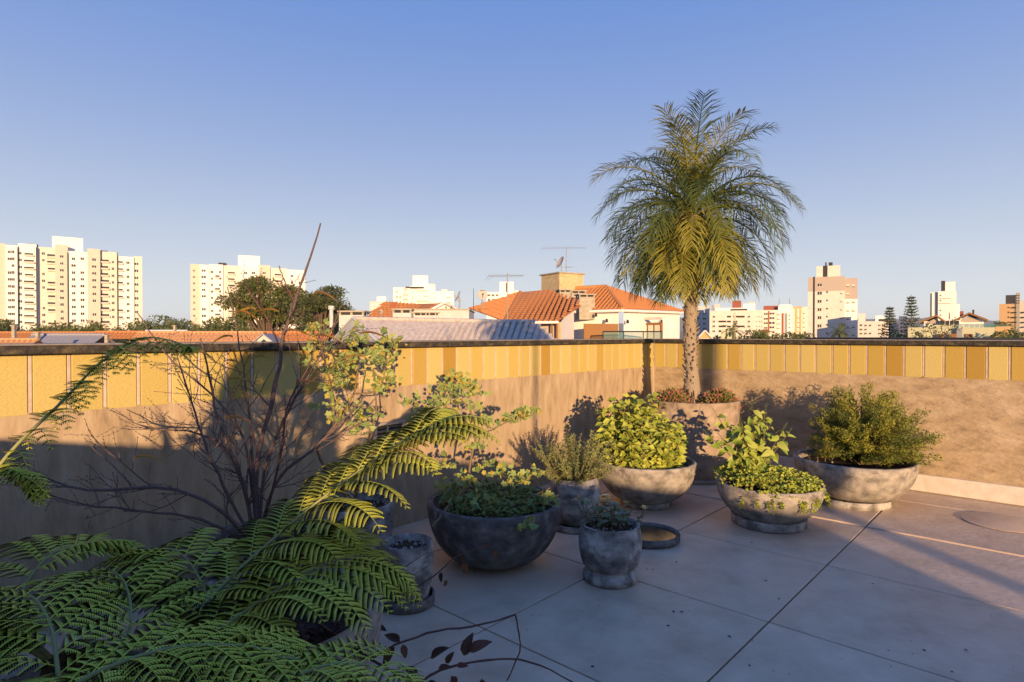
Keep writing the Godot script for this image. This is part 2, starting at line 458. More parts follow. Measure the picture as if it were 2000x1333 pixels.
func dish(px: float, py: float, d: float, r: float, face: Vector3, pole: float, label: String):
	var c := W(px, py, d)
	var o := thing("satellite_dish", label, "satellite dish", c - Vector3(0, pole, 0))
	var s := new_st(); var pr := []
	for i in 8: var t := i / 7.0; pr.append(Vector2(r * t, r * .22 * t * t))
	for i in 8: var t := 1 - i / 7.0; pr.append(Vector2(r * t + .001, r * .22 * t * t + .012))
	lathe(s, pr, 28)
	var b := look(face, Vector3.UP); var m := done(s, "reflector", M.dish, o)
	m.transform = Transform3D(Basis(b.x, b.z, -b.y), Vector3(0, pole, 0))
	s = new_st(); tube(s, [Vector3.ZERO, Vector3(0, pole * .7, 0) - face * .05, Vector3(0, pole, 0) - face * .02], [.025, .025, .025], 6); done(s, "pole", M.metal, o)
	s = new_st(); var e := Vector3(0, pole, 0) + face.normalized() * r * 1.1
	tube(s, [Vector3(0, pole - r * .8, 0), e], [.012, .012], 5); box(s, e, Vector3(.06, .06, .1), b); done(s, "feed_arm", M.metal, o)

func _ready():
	rng.seed = 7
	# ---- camera ----
	var cam := Camera3D.new(); cam.name = "camera"; add_child(cam)
	cam.fov = rad_to_deg(2 * atan(666.5 / F)); cam.near = .05; cam.far = 12000
	cam.look_at_from_position(Vector3(0, H, 0), Vector3(0, H, 0) + D * F + Vector3.DOWN * 11.5, Vector3.UP)
	cam.current = true
	# ---- sky, sun, exposure ----
	var env := Environment.new(); var we := WorldEnvironment.new(); we.name = "environment"; we.environment = env; add_child(we)
	var sm := ProceduralSkyMaterial.new()
	sm.sky_top_color = lin(.042, .122, .35); sm.sky_horizon_color = lin(.47, .50, .47); sm.sky_curve = .17
	sm.ground_bottom_color = lin(.10, .095, .09); sm.ground_horizon_color = lin(.43, .46, .46)
	sm.sun_angle_max = 1.0
	var sky := Sky.new(); sky.sky_material = sm
	env.background_mode = Environment.BG_SKY; env.sky = sky; env.tonemap_mode = Environment.TONE_MAPPER_LINEAR
	env.tonemap_exposure = 1.9
	env.sdfgi_enabled = true; env.ssao_enabled = true; env.ssil_enabled = true
	env.fog_enabled = true; env.fog_density = .00012; env.fog_light_color = lin(.62, .70, .80)
	var sun := DirectionalLight3D.new(); sun.name = "sun"; add_child(sun)
	sun.light_color = Color(1.0, .82, .61); sun.light_energy = 1.6; sun.light_angular_distance = .5; sun.shadow_enabled = true
	sun.look_at_from_position(Vector3.ZERO, Vector3(.60, -.115, -.80), Vector3.UP)
	materials()
	setting()
	walls()
	behind()
	town_left(); town_mid(); town_right()
	pots_and_plants()

func materials():
	var nb := bump_tex(3, .02, 6.0)
	var nf := bump_tex(5, .08, 3.0)
	M.floor = surf(ramp_tex(1, .006, [[0, .43, .33, .24], [.4, .54, .425, .315], [.6, .57, .45, .335], [1, .66, .53, .40]], 1024, 6), Vector3.ONE * .35, .42, nf, .12)
	M.floor2 = surf(ramp_tex(11, .006, [[0, .43, .33, .24], [.5, .55, .43, .315], [1, .63, .505, .38]], 1024, 6), Vector3.ONE * .41, .42, nf, .12)
	M.joint = plain(.09, .08, .075, .9)
	M.plaster = surf(ramp_tex(2, .007, [[0, .20, .15, .095], [.25, .31, .235, .15], [.5, .365, .28, .18], [.75, .40, .315, .21], [1, .48, .39, .275]], 1024, 7), Vector3(1.1, .28, 1.1), .9, nb, .3)
	M.plaster_trowel = surf(ramp_tex(12, .007, [[0, .20, .15, .095], [.25, .31, .235, .15], [.5, .365, .28, .18], [.75, .40, .315, .21], [1, .48, .39, .275]], 1024, 7), Vector3(.4, 1.1, .4), .9, nb, .4)
	M.bar = surf(ramp_tex(4, .02, [[0, .38, .30, .25], [1, .56, .46, .39]]), Vector3.ONE, .8)
	M.skirt = surf(ramp_tex(6, .02, [[0, .50, .45, .39], [1, .66, .60, .53]]), Vector3.ONE, .6)
	M.coping = surf(ramp_tex(8, .03, [[0, .018, .016, .014], [.5, .045, .04, .034], [.72, .09, .075, .045], [1, .22, .17, .07]], 512, 6), Vector3.ONE * .9, .8, nf, .5)
	M.coping_top = surf(ramp_tex(9, .03, [[0, .14, .13, .12], [1, .34, .31, .28]]), Vector3.ONE, .8)
	var tones := [[.46, .37, .13], [.49, .40, .15], [.44, .35, .115], [.46, .355, .105], [.40, .285, .07], [.34, .22, .045]]
	for i in 6:
		var c = tones[i]
		M["tile%d" % i] = surf(ramp_tex(20 + i, .05, [[0, c[0] * .72, c[1] * .7, c[2] * .62], [.5, c[0], c[1], c[2]], [1, c[0] * 1.12, c[1] * 1.12, c[2] * 1.2]], 512, 5), Vector3(2.2, 5.5, 2.2), .7, nf, .35)
	var pc := [[0, .05, .045, .04], [.3, .12, .11, .10], [.48, .23, .215, .195], [.66, .37, .345, .315], [1, .60, .57, .53]]
	M.pot = surf(ramp_tex(31, .012, pc, 512, 6), Vector3.ONE * 1.1, .85, nb, .5)
	M.pot_dark = surf(ramp_tex(32, .012, [[0, .04, .035, .033], [.45, .10, .09, .085], [.7, .19, .175, .165], [1, .42, .40, .38]], 512, 6), Vector3.ONE * 1.1, .8, nb, .5)
	M.pot_pale = surf(ramp_tex(33, .014, [[0, .05, .045, .04], [.3, .18, .165, .145], [.55, .33, .30, .26], [1, .50, .46, .40]], 512, 6), Vector3.ONE * 1.1, .85, nb, .5)
	M.pot_tan = surf(ramp_tex(34, .012, [[0, .12, .09, .06], [.4, .26, .20, .145], [.7, .34, .27, .20], [1, .44, .37, .29]], 512, 6), Vector3.ONE, .85, nb, .5)
	M.soil = surf(ramp_tex(35, .05, [[0, .012, .009, .007], [.6, .045, .032, .022], [1, .09, .065, .045]]), Vector3.ONE * 3, .95, nb, 1.0)
	M.pebble = plain(.26, .24, .21, .9)
	M.water = plain(.06, .045, .02, .05); M.water.metallic_specular = .6
	M.rachis = plain(.24, .25, .10, .6)
	M.fern = [leafm(.50, .53, .07, .55, .65), leafm(.55, .57, .085, .55, .65), leafm(.44, .48, .06, .55, .65)]
	for m in M.fern: m.metallic_specular = .3
	M.twig = surf(ramp_tex(41, .06, [[0, .05, .032, .028], [.5, .11, .075, .07], [1, .30, .26, .25]]), Vector3(6, 2, 6), .75)
	M.twig_red = plain(.10, .05, .042, .6)
	M.bark = plain(.10, .075, .055, .9)
	M.palm_bark = surf(ramp_tex(42, .05, [[0, .08, .055, .035], [.5, .27, .22, .165], [1, .45, .39, .31]]), Vector3.ONE * 3, .9, nb, .8)
	M.fibre = surf(ramp_tex(43, .08, [[0, .03, .02, .012], [1, .16, .10, .05]]), Vector3(9, 2, 9), .95)
	M.palm = [leafm(.055, .08, .016, .3, .4), leafm(.085, .11, .02, .3, .4), leafm(.20, .19, .03, .35, .45)]
	M.far_palm = leafm(.09, .11, .03)
	M.mint = [leafm(.27, .31, .04, .3), leafm(.34, .37, .055, .3), leafm(.18, .23, .03, .3)]
	M.basil = [leafm(.22, .28, .04, .3), leafm(.16, .23, .035, .3), leafm(.28, .32, .07, .3)]
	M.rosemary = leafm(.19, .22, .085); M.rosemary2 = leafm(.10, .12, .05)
	M.bush = [leafm(.18, .20, .03, .25), leafm(.25, .245, .035, .25), leafm(.10, .13, .025, .25)]
	M.geran = [leafm(.20, .27, .08, .3), leafm(.26, .31, .10, .3), leafm(.13, .19, .055, .3), leafm(.32, .28, .06, .3)]
	M.sage = [leafm(.13, .17, .11), leafm(.17, .20, .14), leafm(.09, .13, .07)]
	M.dry = [leafm(.30, .16, .03), leafm(.36, .22, .05), leafm(.26, .11, .03)]
	M.wine = [leafm(.045, .010, .016, .3), leafm(.08, .012, .022, .4), leafm(.03, .012, .016, .2)]
	M.pink = [leafm(.30, .10, .09), leafm(.14, .10, .03), leafm(.10, .13, .03)]
	M.stem = plain(.17, .12, .07, .8)
	# town
	M.white = surf(ramp_tex(50, .02, [[0, .70, .67, .63], [1, .84, .81, .77]]), Vector3.ONE * .06, .85)
	M.beige = surf(ramp_tex(51, .02, [[0, .50, .44, .37], [1, .59, .53, .45]]), Vector3.ONE * .06, .85)
	M.cream = surf(ramp_tex(52, .02, [[0, .58, .52, .46], [1, .69, .63, .56]]), Vector3.ONE * .06, .85)
	M.brown = plain(.40, .34, .29, .85); M.redbrick = plain(.26, .09, .06, .9); M.tan2 = plain(.50, .33, .16, .85)
	M.palegreen = surf(ramp_tex(53, .03, [[0, .42, .43, .28], [1, .52, .52, .36]]), Vector3.ONE * .2, .85)
	M.greywall = surf(ramp_tex(54, .02, [[0, .40, .42, .42], [1, .52, .54, .53]]), Vector3.ONE * .3, .8)
	M.concrete = surf(ramp_tex(55, .02, [[0, .20, .18, .14], [.5, .34, .31, .25], [1, .44, .40, .33]]), Vector3.ONE * .4, .9, nb, .4)
	M.ochre = surf(ramp_tex(56, .015, [[0, .24, .18, .10], [.4, .46, .36, .20], [1, .58, .48, .30]], 512, 6), Vector3.ONE * .35, .9)
	M.clay = surf(ramp_tex(57, .05, [[0, .15, .06, .026], [.35, .42, .17, .055], [.65, .53, .235, .085], [1, .62, .37, .18]], 512, 6), Vector3.ONE * 1.1, .85)
	M.clay_pale = surf(ramp_tex(58, .05, [[0, .34, .17, .075], [.5, .58, .31, .14], [1, .68, .42, .22]], 512, 6), Vector3.ONE * .5, .85)
	M.fibro = surf(ramp_tex(59, .03, [[0, .20, .175, .155], [.4, .45, .40, .355], [.7, .54, .485, .43], [1, .66, .61, .55]], 512, 6), Vector3.ONE * .5, .9)
	M.bluegrey = surf(ramp_tex(60, .03, [[0, .19, .20, .23], [1, .34, .35, .38]], 512, 5), Vector3.ONE * .5, .8)
	M.glass = plain(.035, .04, .045, .15); M.dark = plain(.03, .03, .032, .7); M.darkroof = plain(.025, .025, .028, .8)
	M.metal = plain(.25, .24, .23, .5, .4); M.dish = plain(.42, .39, .34, .6)
	M.wood = surf(ramp_tex(61, .03, [[0, .16, .08, .03], [1, .34, .18, .07]]), Vector3(.6, 6, .6), .7)
	M.tealglass = plain(.10, .26, .24, .1); M.tealglass.transparency = BaseMaterial3D.TRANSPARENCY_ALPHA; M.tealglass.albedo_color.a = .45
	M.pine = leafm(.055, .06, .025); M.tree_a = [leafm(.095, .115, .028), leafm(.13, .14, .035), leafm(.06, .08, .024)]
	M.tree_b = [leafm(.05, .065, .024), leafm(.07, .085, .03), leafm(.11, .115, .035)]
	M.ground = surf(ramp_tex(62, .02, [[0, .05, .055, .03], [.5, .12, .11, .08], [1, .22, .19, .15]]), Vector3.ONE * .02, .95)
	M.hill = plain(.06, .075, .06, .95)
	M.window_mesh = two_mesh([[Vector3(0, 0, .02), Vector3(1, 1, .06), M.glass], [Vector3(0, -.58, .08), Vector3(1.2, .14, .2), M.white], [Vector3(0, 0, .04), Vector3(.08, 1, .08), M.white]])
	M.slot_mesh = two_mesh([[Vector3(0, 0, .02), Vector3(1, 1, .06), M.dark]])
	M.balcony_mesh = two_mesh([[Vector3(0, .1, .02), Vector3(1, .8, .06), M.glass], [Vector3(0, -.42, .5), Vector3(1.08, .22, 1.0), M.cream], [Vector3(0, -.2, .95), Vector3(1.08, .3, .06), M.beige]])
	M.shutter_mesh = two_mesh([[Vector3(0, .1, .02), Vector3(1, .75, .08), M.cream], [Vector3(0, -.34, .03), Vector3(1, .25, .06), M.glass]])

func setting():
	var s := new_st()
	poly(s, [Vector3(-6000, GY, -6000), Vector3(6000, GY, -6000), Vector3(6000, GY, 6000), Vector3(-6000, GY, 6000)], Vector3.UP)
	struct(done(s, "ground", M.ground))
	# hills on the horizon
	s = new_st()
	for seg in [[1150.0, 1600.0, 4200.0, 62.0], [1350.0, 2250.0, 3600.0, 50.0]]:
		var last := []
		for i in 41:
			var px := lerpf(seg[0], seg[1], i / 40.0)
			var hh: float = seg[3] * (pow(maxf(sin(PI * i / 40.0), 0.0), .5) * 2.5 + .22 * sin(i * .55) + .12 * sin(i * 1.3 + 1))
			var p := W(px, 655, seg[2]); p.y = GY; var q := p + Vector3.UP * maxf(hh, 2.0) + D * 300
			var e := q + D * 900; e.y = GY
			if last: poly(s, [last[0], p, q, last[1]], -D + Vector3.UP); poly(s, [last[1], q, e, last[2]], Vector3.UP)
			last = [p, q, e]
	struct(done(s, "hills", M.hill))
	# building under the terrace
	s = new_st(); box(s, Vector3(1.5, -5.75, 2.0), Vector3(11.3, 11.3, 12.2))
	var under := done(s, "terrace_building", M.concrete); tag(under, "concrete building that carries the roof terrace", "building")
	# floor slabs with open joints over a dark bed
	var fl := Node3D.new(); fl.name = "terrace_floor"; add_child(fl); struct(fl)
	s = new_st(); box(s, Vector3(2.4, -.06, 2.0), Vector3(9.0, .06, 11.7)); done(s, "joint_bed", M.joint, fl)
	var sx := 1.053; var sz := 1.042
	for i in range(-4, 5):
		for j in range(-7, 3):
			var x0 := maxf(2.175 + i * sx, -1.8); var x1 := minf(2.175 + (i + 1) * sx, WX)
			var z0 := maxf(-1.125 - (j + 1) * sz, WZ); var z1 := minf(-1.125 - j * sz, 7.8)
			if x1 - x0 < .03 or z1 - z0 < .03: continue
			var top := .008 if x0 > 5.2 else 0.0
			s = new_st()
			cham(s, Vector3((x0 + x1) / 2, (top - .035) / 2, (z0 + z1) / 2), Vector3(x1 - x0 - .010, top + .035, z1 - z0 - .010), .006 if top > 0 else .002)
			done(s, "slab", M.floor if (i + j) % 2 else M.floor2, fl)
	s = new_st()
	for k in 150:
		var px := rnd(780, 1990); var py := rnd(985, 1325); var zz := F * H / (py - 655)
		var p := W(px, py, zz); p.y = .0015 + (.008 if p.x > 5.28 else 0.0)
		if p.x > WX - .05 or p.z < WZ + .05: continue
		var e := rnd(.003, .012) if k % 6 else rnd(.012, .026)
		add_leaf(s, p, look(Vector3(rnd(-1, 1), .03, rnd(-1, 1)), Vector3.UP), e, e * .5, .05)
	var lit := done(s, "floor_litter", M.soil); tag(lit, "specks of soil and tiny dry leaf bits scattered over the floor slabs", "litter"); stuff(lit)
	# drain cover
	s = new_st(); lathe(s, [Vector2(0, 0), Vector2(.26, 0), Vector2(.262, .003), Vector2(.255, .005), Vector2(0, .005)], 48)
	var dr := done(s, "drain_cover", M.floor2); dr.position = W(1960, 1022, 1.488 * F / 367.0); dr.position.y = .0125
	tag(dr, "round flat cement drain cover in the floor beside the white skirting", "drain cover")

func parapet(called: String, label: String, a: Vector3, b: Vector3, inward: Vector3, dark: Array, n: int, face: Material):
	var o := thing(called, label, "wall", a, look(b - a, Vector3.UP))     # local z along the wall, x = up cross z
	var L := (b - a).length()
	var iw := (o.transform.basis.inverse() * inward).x     # +-1: local x that faces the terrace
	var s := new_st(); box(s, Vector3(-iw * .11, .555, L / 2), Vector3(.22, 1.11, L)); done(s, "lower_wall", face, o)
	s = new_st(); box(s, Vector3(-iw * .12, 1.26, L / 2), Vector3(.20, .30, L)); done(s, "core", M.plaster, o)
	s = new_st(); cham(s, Vector3(-iw * .10, 1.425, L / 2), Vector3(.30, .045, L), .006); done(s, "coping", M.coping, o)
	s = new_st(); cham(s, Vector3(-iw * .10, 1.452, L / 2), Vector3(.285, .008, L), .002); done(s, "coping_cap", M.coping_top, o)
	var w := L / n
	for i in n:
		s = new_st(); cham(s, Vector3(-iw * .012 + rnd(-.001, .001), 1.2475, (i + .5) * w), Vector3(.026, .301, w - .020), .004)
		var k := rng.randi() % 4
		if i in dark: k = 5
		elif rng.randf() < .12: k = 4
		done(s, "tile", M["tile%d" % k], o)
		s = new_st(); cham(s, Vector3(-iw * .013 , 1.2475, i * w), Vector3(.020, .299, .017), .003); done(s, "joint_strip", M.bar, o)
	return o
func walls():
	var n1 := 54; var n2 := 42
	parapet("parapet_wall", "long plastered parapet wall with yellow tile band behind the bare shrub", Vector3(-1.8, 0, WZ), Vector3(WX, 0, WZ), Vector3(0, 0, 1), [32, 40], n1, M.plaster)
	var o2: Node3D = parapet("parapet_wall", "stained parapet wall with yellow tile band and white skirting behind the rounded bush", Vector3(WX, 0, WZ + .003), Vector3(WX, 0, WZ + .003 + n2 * .1585), Vector3(-1, 0, 0), [16, 20], n2, M.plaster_trowel)
	var s := new_st(); cham(s, Vector3(.010, .095, 3.66), Vector3(.03, .16, 5.99), .004)
	var sk := done(s, "skirting", M.skirt, o2)
	sk.position.x = -.02 if (o2.transform.basis.inverse() * Vector3(-1, 0, 0)).x < 0 else 0.0
	# vent in the long wall
	var p := W(757, 845, 3.0); var t := (WZ - p.z) / -D.z
	p = Vector3(0, H, 0) + (p - Vector3(0, H, 0)) * ((WZ) / p.z)
	var vt := thing("wall_vent", "small grey framed louvre vent low in the long wall behind the fern", "vent", Vector3(p.x, p.y, WZ))
	var w := .26; var h := .14
	s = new_st(); box(s, Vector3(0, 0, .004), Vector3(w, h, .008)); done(s, "back", M.dark, vt)
	s = new_st()
	for e in [-1, 1]:
		cham(s, Vector3(0, e * h * .5, .018), Vector3(w + .03, .022, .036), .004); cham(s, Vector3(e * w * .5, 0, .018), Vector3(.022, h - .022, .034), .004)
	cham(s, Vector3(-.02, 0, .016), Vector3(.014, h - .022, .026), .002); done(s, "frame", M.concrete, vt)
	for i in 4:
		s = new_st(); box(s, Vector3(0, -.045 + i * .03, .014), Vector3(w - .02, .004, .02), Basis(Vector3.RIGHT, .5)); done(s, "louvre", M.metal, vt)

func behind():
	# opposite side of the terrace, out of view: its parapet and plants shade the terrace from the low sun
	var s := new_st(); box(s, Vector3(-1.92, .70, 2.0), Vector3(.22, 1.47, 11.7))
	var o := done(s, "parapet_wall", M.plaster); tag(o, "plain parapet wall on the sunny side of the terrace behind the ferns", "wall")
	s = new_st(); tube(s, [Vector3(0, 0, 0), Vector3(0, 3.4, 0)], [.085, .085], 12)
	o = done(s, "awning_post", M.metal); o.position = Vector3(-1.65, 0, 8.25); tag(o, "thick round awning post at the sunny parapet", "post")
	s = new_st(); tube(s, [Vector3(0, 0, 0), Vector3(0, 4.2, 0)], [.02, .016], 8)
	o = done(s, "antenna_mast", M.metal); o.position = Vector3(-1.70, 0, 4.5); tag(o, "thin metal mast at the sunny parapet", "mast")
	# clipped round shrub and spiky plant by that parapet
	var p := Vector3(-1.45, 0, .64)
	var t := pot("planter_pot", "dark pot of the clipped round shrub by the sunny parapet", p, bowl_prof(.30, .5, .2, .03), M.pot_dark, .27, .44)
	var sh := thing("round_shrub", "clipped round leafy shrub by the sunny parapet", "shrub", p + Vector3(0, .45, 0))
	s = new_st(); tube(s, [Vector3(0, -.03, 0), Vector3(0, .9, 0)], [.03, .02], 7); done(s, "stem", M.bark, sh)
	s = new_st()
	for k in 5200:
		var d := rdir(); var q := Vector3(d.x * .33, .95 + d.y * .64, d.z * .33) * Vector3(1, 1, 1)
		add_leaf(s, q * Vector3(rnd(.8, 1.03), 1, rnd(.8, 1.03)), look(d + rdir() * .6, rdir()), .06, .04)
	stuff(done(s, "foliage", M.geran[2], sh))
	p = Vector3(-1.45, 0, .02)
	pot("planter_pot", "dark pot of the spiky plant by the sunny parapet", p, bowl_prof(.26, .45, .17, .03), M.pot_dark, .23, .40)
	var ag := thing("spiky_plant", "plant with stiff pointed leaves by the sunny parapet", "plant", p + Vector3(0, .4, 0))
	for k in 16:
		var a := k * 2.4; var d := Vector3(cos(a) * .33, rnd(.9, 1.2), sin(a) * .33).normalized()
		inst(leaf_mesh(rnd(1.0, 1.35), .12, M.sage[0], .02, .3), "leaf", Transform3D(look(d, Vector3(cos(a), .2, sin(a)) * -1), Vector3.ZERO), ag)

func town_left():
	# left tower
	var o := shell("apartment_tower", "wide white and beige apartment tower with a white roof block, tallest beside the frame edge", "apartment tower", 140, 265)
	block(o, -70, 12, 474, 0, 16, M.beige); block(o, 12, 36, 480, .8, 16, M.white); block(o, 36, 72, 477, 0, 15, M.white)
	block(o, 72, 108, 483, -1.2, 14, M.cream); block(o, 108, 133, 479, .6, 15, M.beige); block(o, 133, 171, 492, .2, 15, M.white)
	block(o, 171, 196, 487, .9, 15, M.beige); block(o, 196, 230, 492, -.8, 14, M.cream); block(o, 230, 262, 502, .3, 15, M.white); block(o, 262, 278, 501, -.4, 14, M.cream)
	block(o, 102, 163, 461, -5, 9, M.white, "roof_block", 500); block(o, 50, 74, 475, -4, 3, M.dark, "roof_vent", 480); block(o, 194, 212, 488, -4, 3, M.dark, "roof_vent", 494)
	for x in [35.4, 71.5, 132.5, 229.5]: block(o, x - .7, x + .7, 484 if x < 100 else 494, .95, 1.2, M.dark, "drain_recess")
	win_grid(o, [19, 26], 493, 13.4, 11, 4.4, 5, .8); win_grid(o, [40], 495, 13.4, 11, 4.4, 5, 0.0)
	win_grid(o, [57], 498, 13.4, 11, 14, 6, 0.0, "balcony_mesh", "balcony"); win_grid(o, [85], 495, 13.4, 11, 4, 5, -1.2)
	win_grid(o, [102], 500, 13.4, 11, 15, 7, -1.2, "balcony_mesh", "balcony"); win_grid(o, [121], 502, 13.4, 10, 5, 5, .6)
	win_grid(o, [144, 161], 506, 13.4, 10, 6, 5, .2); win_grid(o, [184], 508, 13.4, 10, 6, 5, .9)
	win_grid(o, [204], 510, 13.4, 10, 15, 7, -.8, "balcony_mesh", "balcony"); win_grid(o, [221], 512, 13.4, 9, 4, 5, -.8)
	win_grid(o, [236], 514, 13.4, 9, 8, 6, .3, "balcony_mesh", "balcony"); win_grid(o, [250], 514, 13.4, 9, 5, 5, .3); win_grid(o, [267], 516, 13.4, 9, 6, 5, -.4)
	# second tower
	o = shell("apartment_tower", "white apartment tower with beige side and roof block behind the large tree", "apartment tower", 480, 290)
	block(o, 372, 391, 516, -.4, 15, M.beige); block(o, 391, 409, 518, .6, 16, M.white); block(o, 409, 436, 517, 0, 15, M.white); block(o, 436, 470, 519, -1, 14, M.cream)
	block(o, 470, 505, 521, .5, 15, M.white); block(o, 505, 528, 519, .8, 15, M.beige); block(o, 528, 560, 524, -.6, 14, M.cream); block(o, 560, 596, 528, .3, 15, M.white)
	block(o, 465, 508, 498, -4, 9, M.white, "roof_block", 524); block(o, 426, 442, 512, -4, 3, M.dark, "roof_vent", 518)
	win_grid(o, [398], 529, 12.6, 9, 7, 4.5, .6); win_grid(o, [379], 529, 12.6, 9, 3, 4, -.4); win_grid(o, [414, 430], 532, 12.6, 8, 4, 4.5, 0.0)
	win_grid(o, [425], 541, 25, 4, 9, 6, 0.0, "balcony_mesh", "balcony"); win_grid(o, [452], 534, 12.6, 9, 13, 6, -1.0, "balcony_mesh", "balcony")
	win_grid(o, [480, 495], 534, 12.6, 9, 5, 4.5, .5); win_grid(o, [516], 534, 12.6, 8, 5, 4.5, .8); win_grid(o, [543], 538, 12.6, 8, 13, 6, -.6, "balcony_mesh", "balcony"); win_grid(o, [570, 586], 540, 12.6, 8, 5, 4.5, .3)
	# trees
	for k in 13:
		var px := -20.0 + k * 54 + rnd(-12, 12); var d := rnd(120, 170)
		if px > 430: d = rnd(110, 130)
		var p := W(px, 655, d); p.y = GY
		tree("street_tree", "round olive green tree in the row in front of the apartment towers", p, H - GY + rnd(2.4, 4.4) + (1.0 if k % 3 == 0 else 0.0), rnd(5, 7), M.tree_a, 2600, .75, 16, .7, "tree row before the towers", .45)
	var p := W(520, 655, 95); p.y = GY
	tree("large_tree", "large spreading tree in front of the second white tower", p, 23.6, 6.2, M.tree_a, 12000, .5, 26, .6, "", .45)
	p = W(628, 655, 92); p.y = GY
	tree("large_tree", "large dark open-crowned tree beside the grey gabled building", p, 21.3, 5.8, M.tree_b, 8000, .45, 30, .45, "", .5)
	# clay and fibre cement roofs below the towers: [px0, px1, ridge py, ridge distance, run, drop, material, label]
	var rows := [[-60, 74, 664, 31, 2.6, 1.2, M.clay_pale, "pale orange clay tile roof at the edge, with a small chimney pipe", 0],
		[62, 205, 654.5, 36, 3, 1.5, M.bluegrey, "blue grey corrugated roof between two orange clay roofs", 1],
		[-60, 186, 650, 48, 3, 1.4, M.clay, "long orange ridge roof behind the blue grey corrugated roof", 0],
		[186, 282, 649, 40, 3.4, 1.8, M.clay, "red orange clay roof beside the blue grey corrugated roof", 0],
		[270, 425, 650, 39, 3.3, 1.7, M.clay_pale, "pale orange clay roof in front of the tree row", 0],
		[425, 515, 650, 37, 3.2, 1.7, M.clay_pale, "pale clay roof beside the small grey gable dormer", 0],
		[515, 648, 650, 38, 3.2, 1.7, M.clay, "orange clay roof beside the grey gabled building", 0],
		[284, 366, 646.5, 52, 3, 1.2, M.greywall, "pale grey sheet roof behind the clay roofs", 1]]
	for r in rows:
		var d: float = r[3]
		var a := W(r[0], r[2], d); var b := W(r[1], r[2], d)
		var c: Vector3 = b - D * r[4] + Vector3.DOWN * r[5]; var e: Vector3 = a - D * r[4] + Vector3.DOWN * r[5]
		var hb := a; hb.y = GY
		o = thing("low_house", r[7], "house", hb, Basis(R, Vector3.UP, -D))
		roof(o, [[e, c, b, a]], r[6], .28 if r[8] == 0 else .18, .07 if r[8] == 0 else .03, .42 if r[8] == 0 else 1.8)
		var s := new_st(); var wd := (b - a).length()
		box(s, Vector3(wd / 2, (a.y - r[5] - GY - .1) / 2, r[4] * .5 - .1), Vector3(wd - .3, a.y - r[5] - GY - .1, r[4] - .5)); done(s, "wall", M.cream, o)
		s = new_st(); var il := o.transform.affine_inverse()
		tube(s, [il * a, il * b], [.10, .10], 8); done(s, "ridge", r[6], o)
		# far slope
		s = new_st(); poly(s, [il * a, il * b, il * (b + D * r[4] + Vector3.DOWN * r[5]), il * (a + D * r[4] + Vector3.DOWN * r[5])], Vector3.UP); done(s, "rear_slope", r[6], o)
	for c in [[27, 641, 33.0], [73, 655, 31.5], [208, 660, 34.0], [341, 640, 45.0]]:
		p = W(c[0], c[1], c[2]); var s := new_st()
		box(s, Vector3(0, -.3, 0), Vector3(.16, .8, .16), Basis(R, Vector3.UP, -D)); box(s, Vector3(0, .13, 0), Vector3(.26, .06, .26), Basis(R, Vector3.UP, -D))
		o = done(s, "chimney_pipe", M.concrete); o.position = p; tag(o, "small concrete chimney pipe on a clay roof below the towers", "chimney", "small chimney pipes")
	# small gable dormer
	p = W(515, 672, 33); o = thing("dormer", "small blue grey gable dormer among the clay roofs", "dormer", p, Basis(R, Vector3.UP, -D))
	var s := new_st(); poly(s, [Vector3(-.62, -.3, 0), Vector3(.62, -.3, 0), Vector3(.62, 0, 0), Vector3(0, .5, 0), Vector3(-.62, 0, 0)], Vector3.BACK); done(s, "gable", M.greywall, o)
	s = new_st()
	for e in [-1.0, 1.0]: box(s, Vector3(e * .34, .27, -.6), Vector3(.86, .05, 1.5), Basis(Vector3.BACK, -e * .68))
	done(s, "roof", M.bluegrey, o)
	s = new_st(); poly(s, [Vector3(-.28, -.2, .01), Vector3(.28, -.2, .01), Vector3(.28, .02, .01), Vector3(0, .26, .01), Vector3(-.28, .02, .01)], Vector3.BACK); done(s, "opening", M.dark, o)

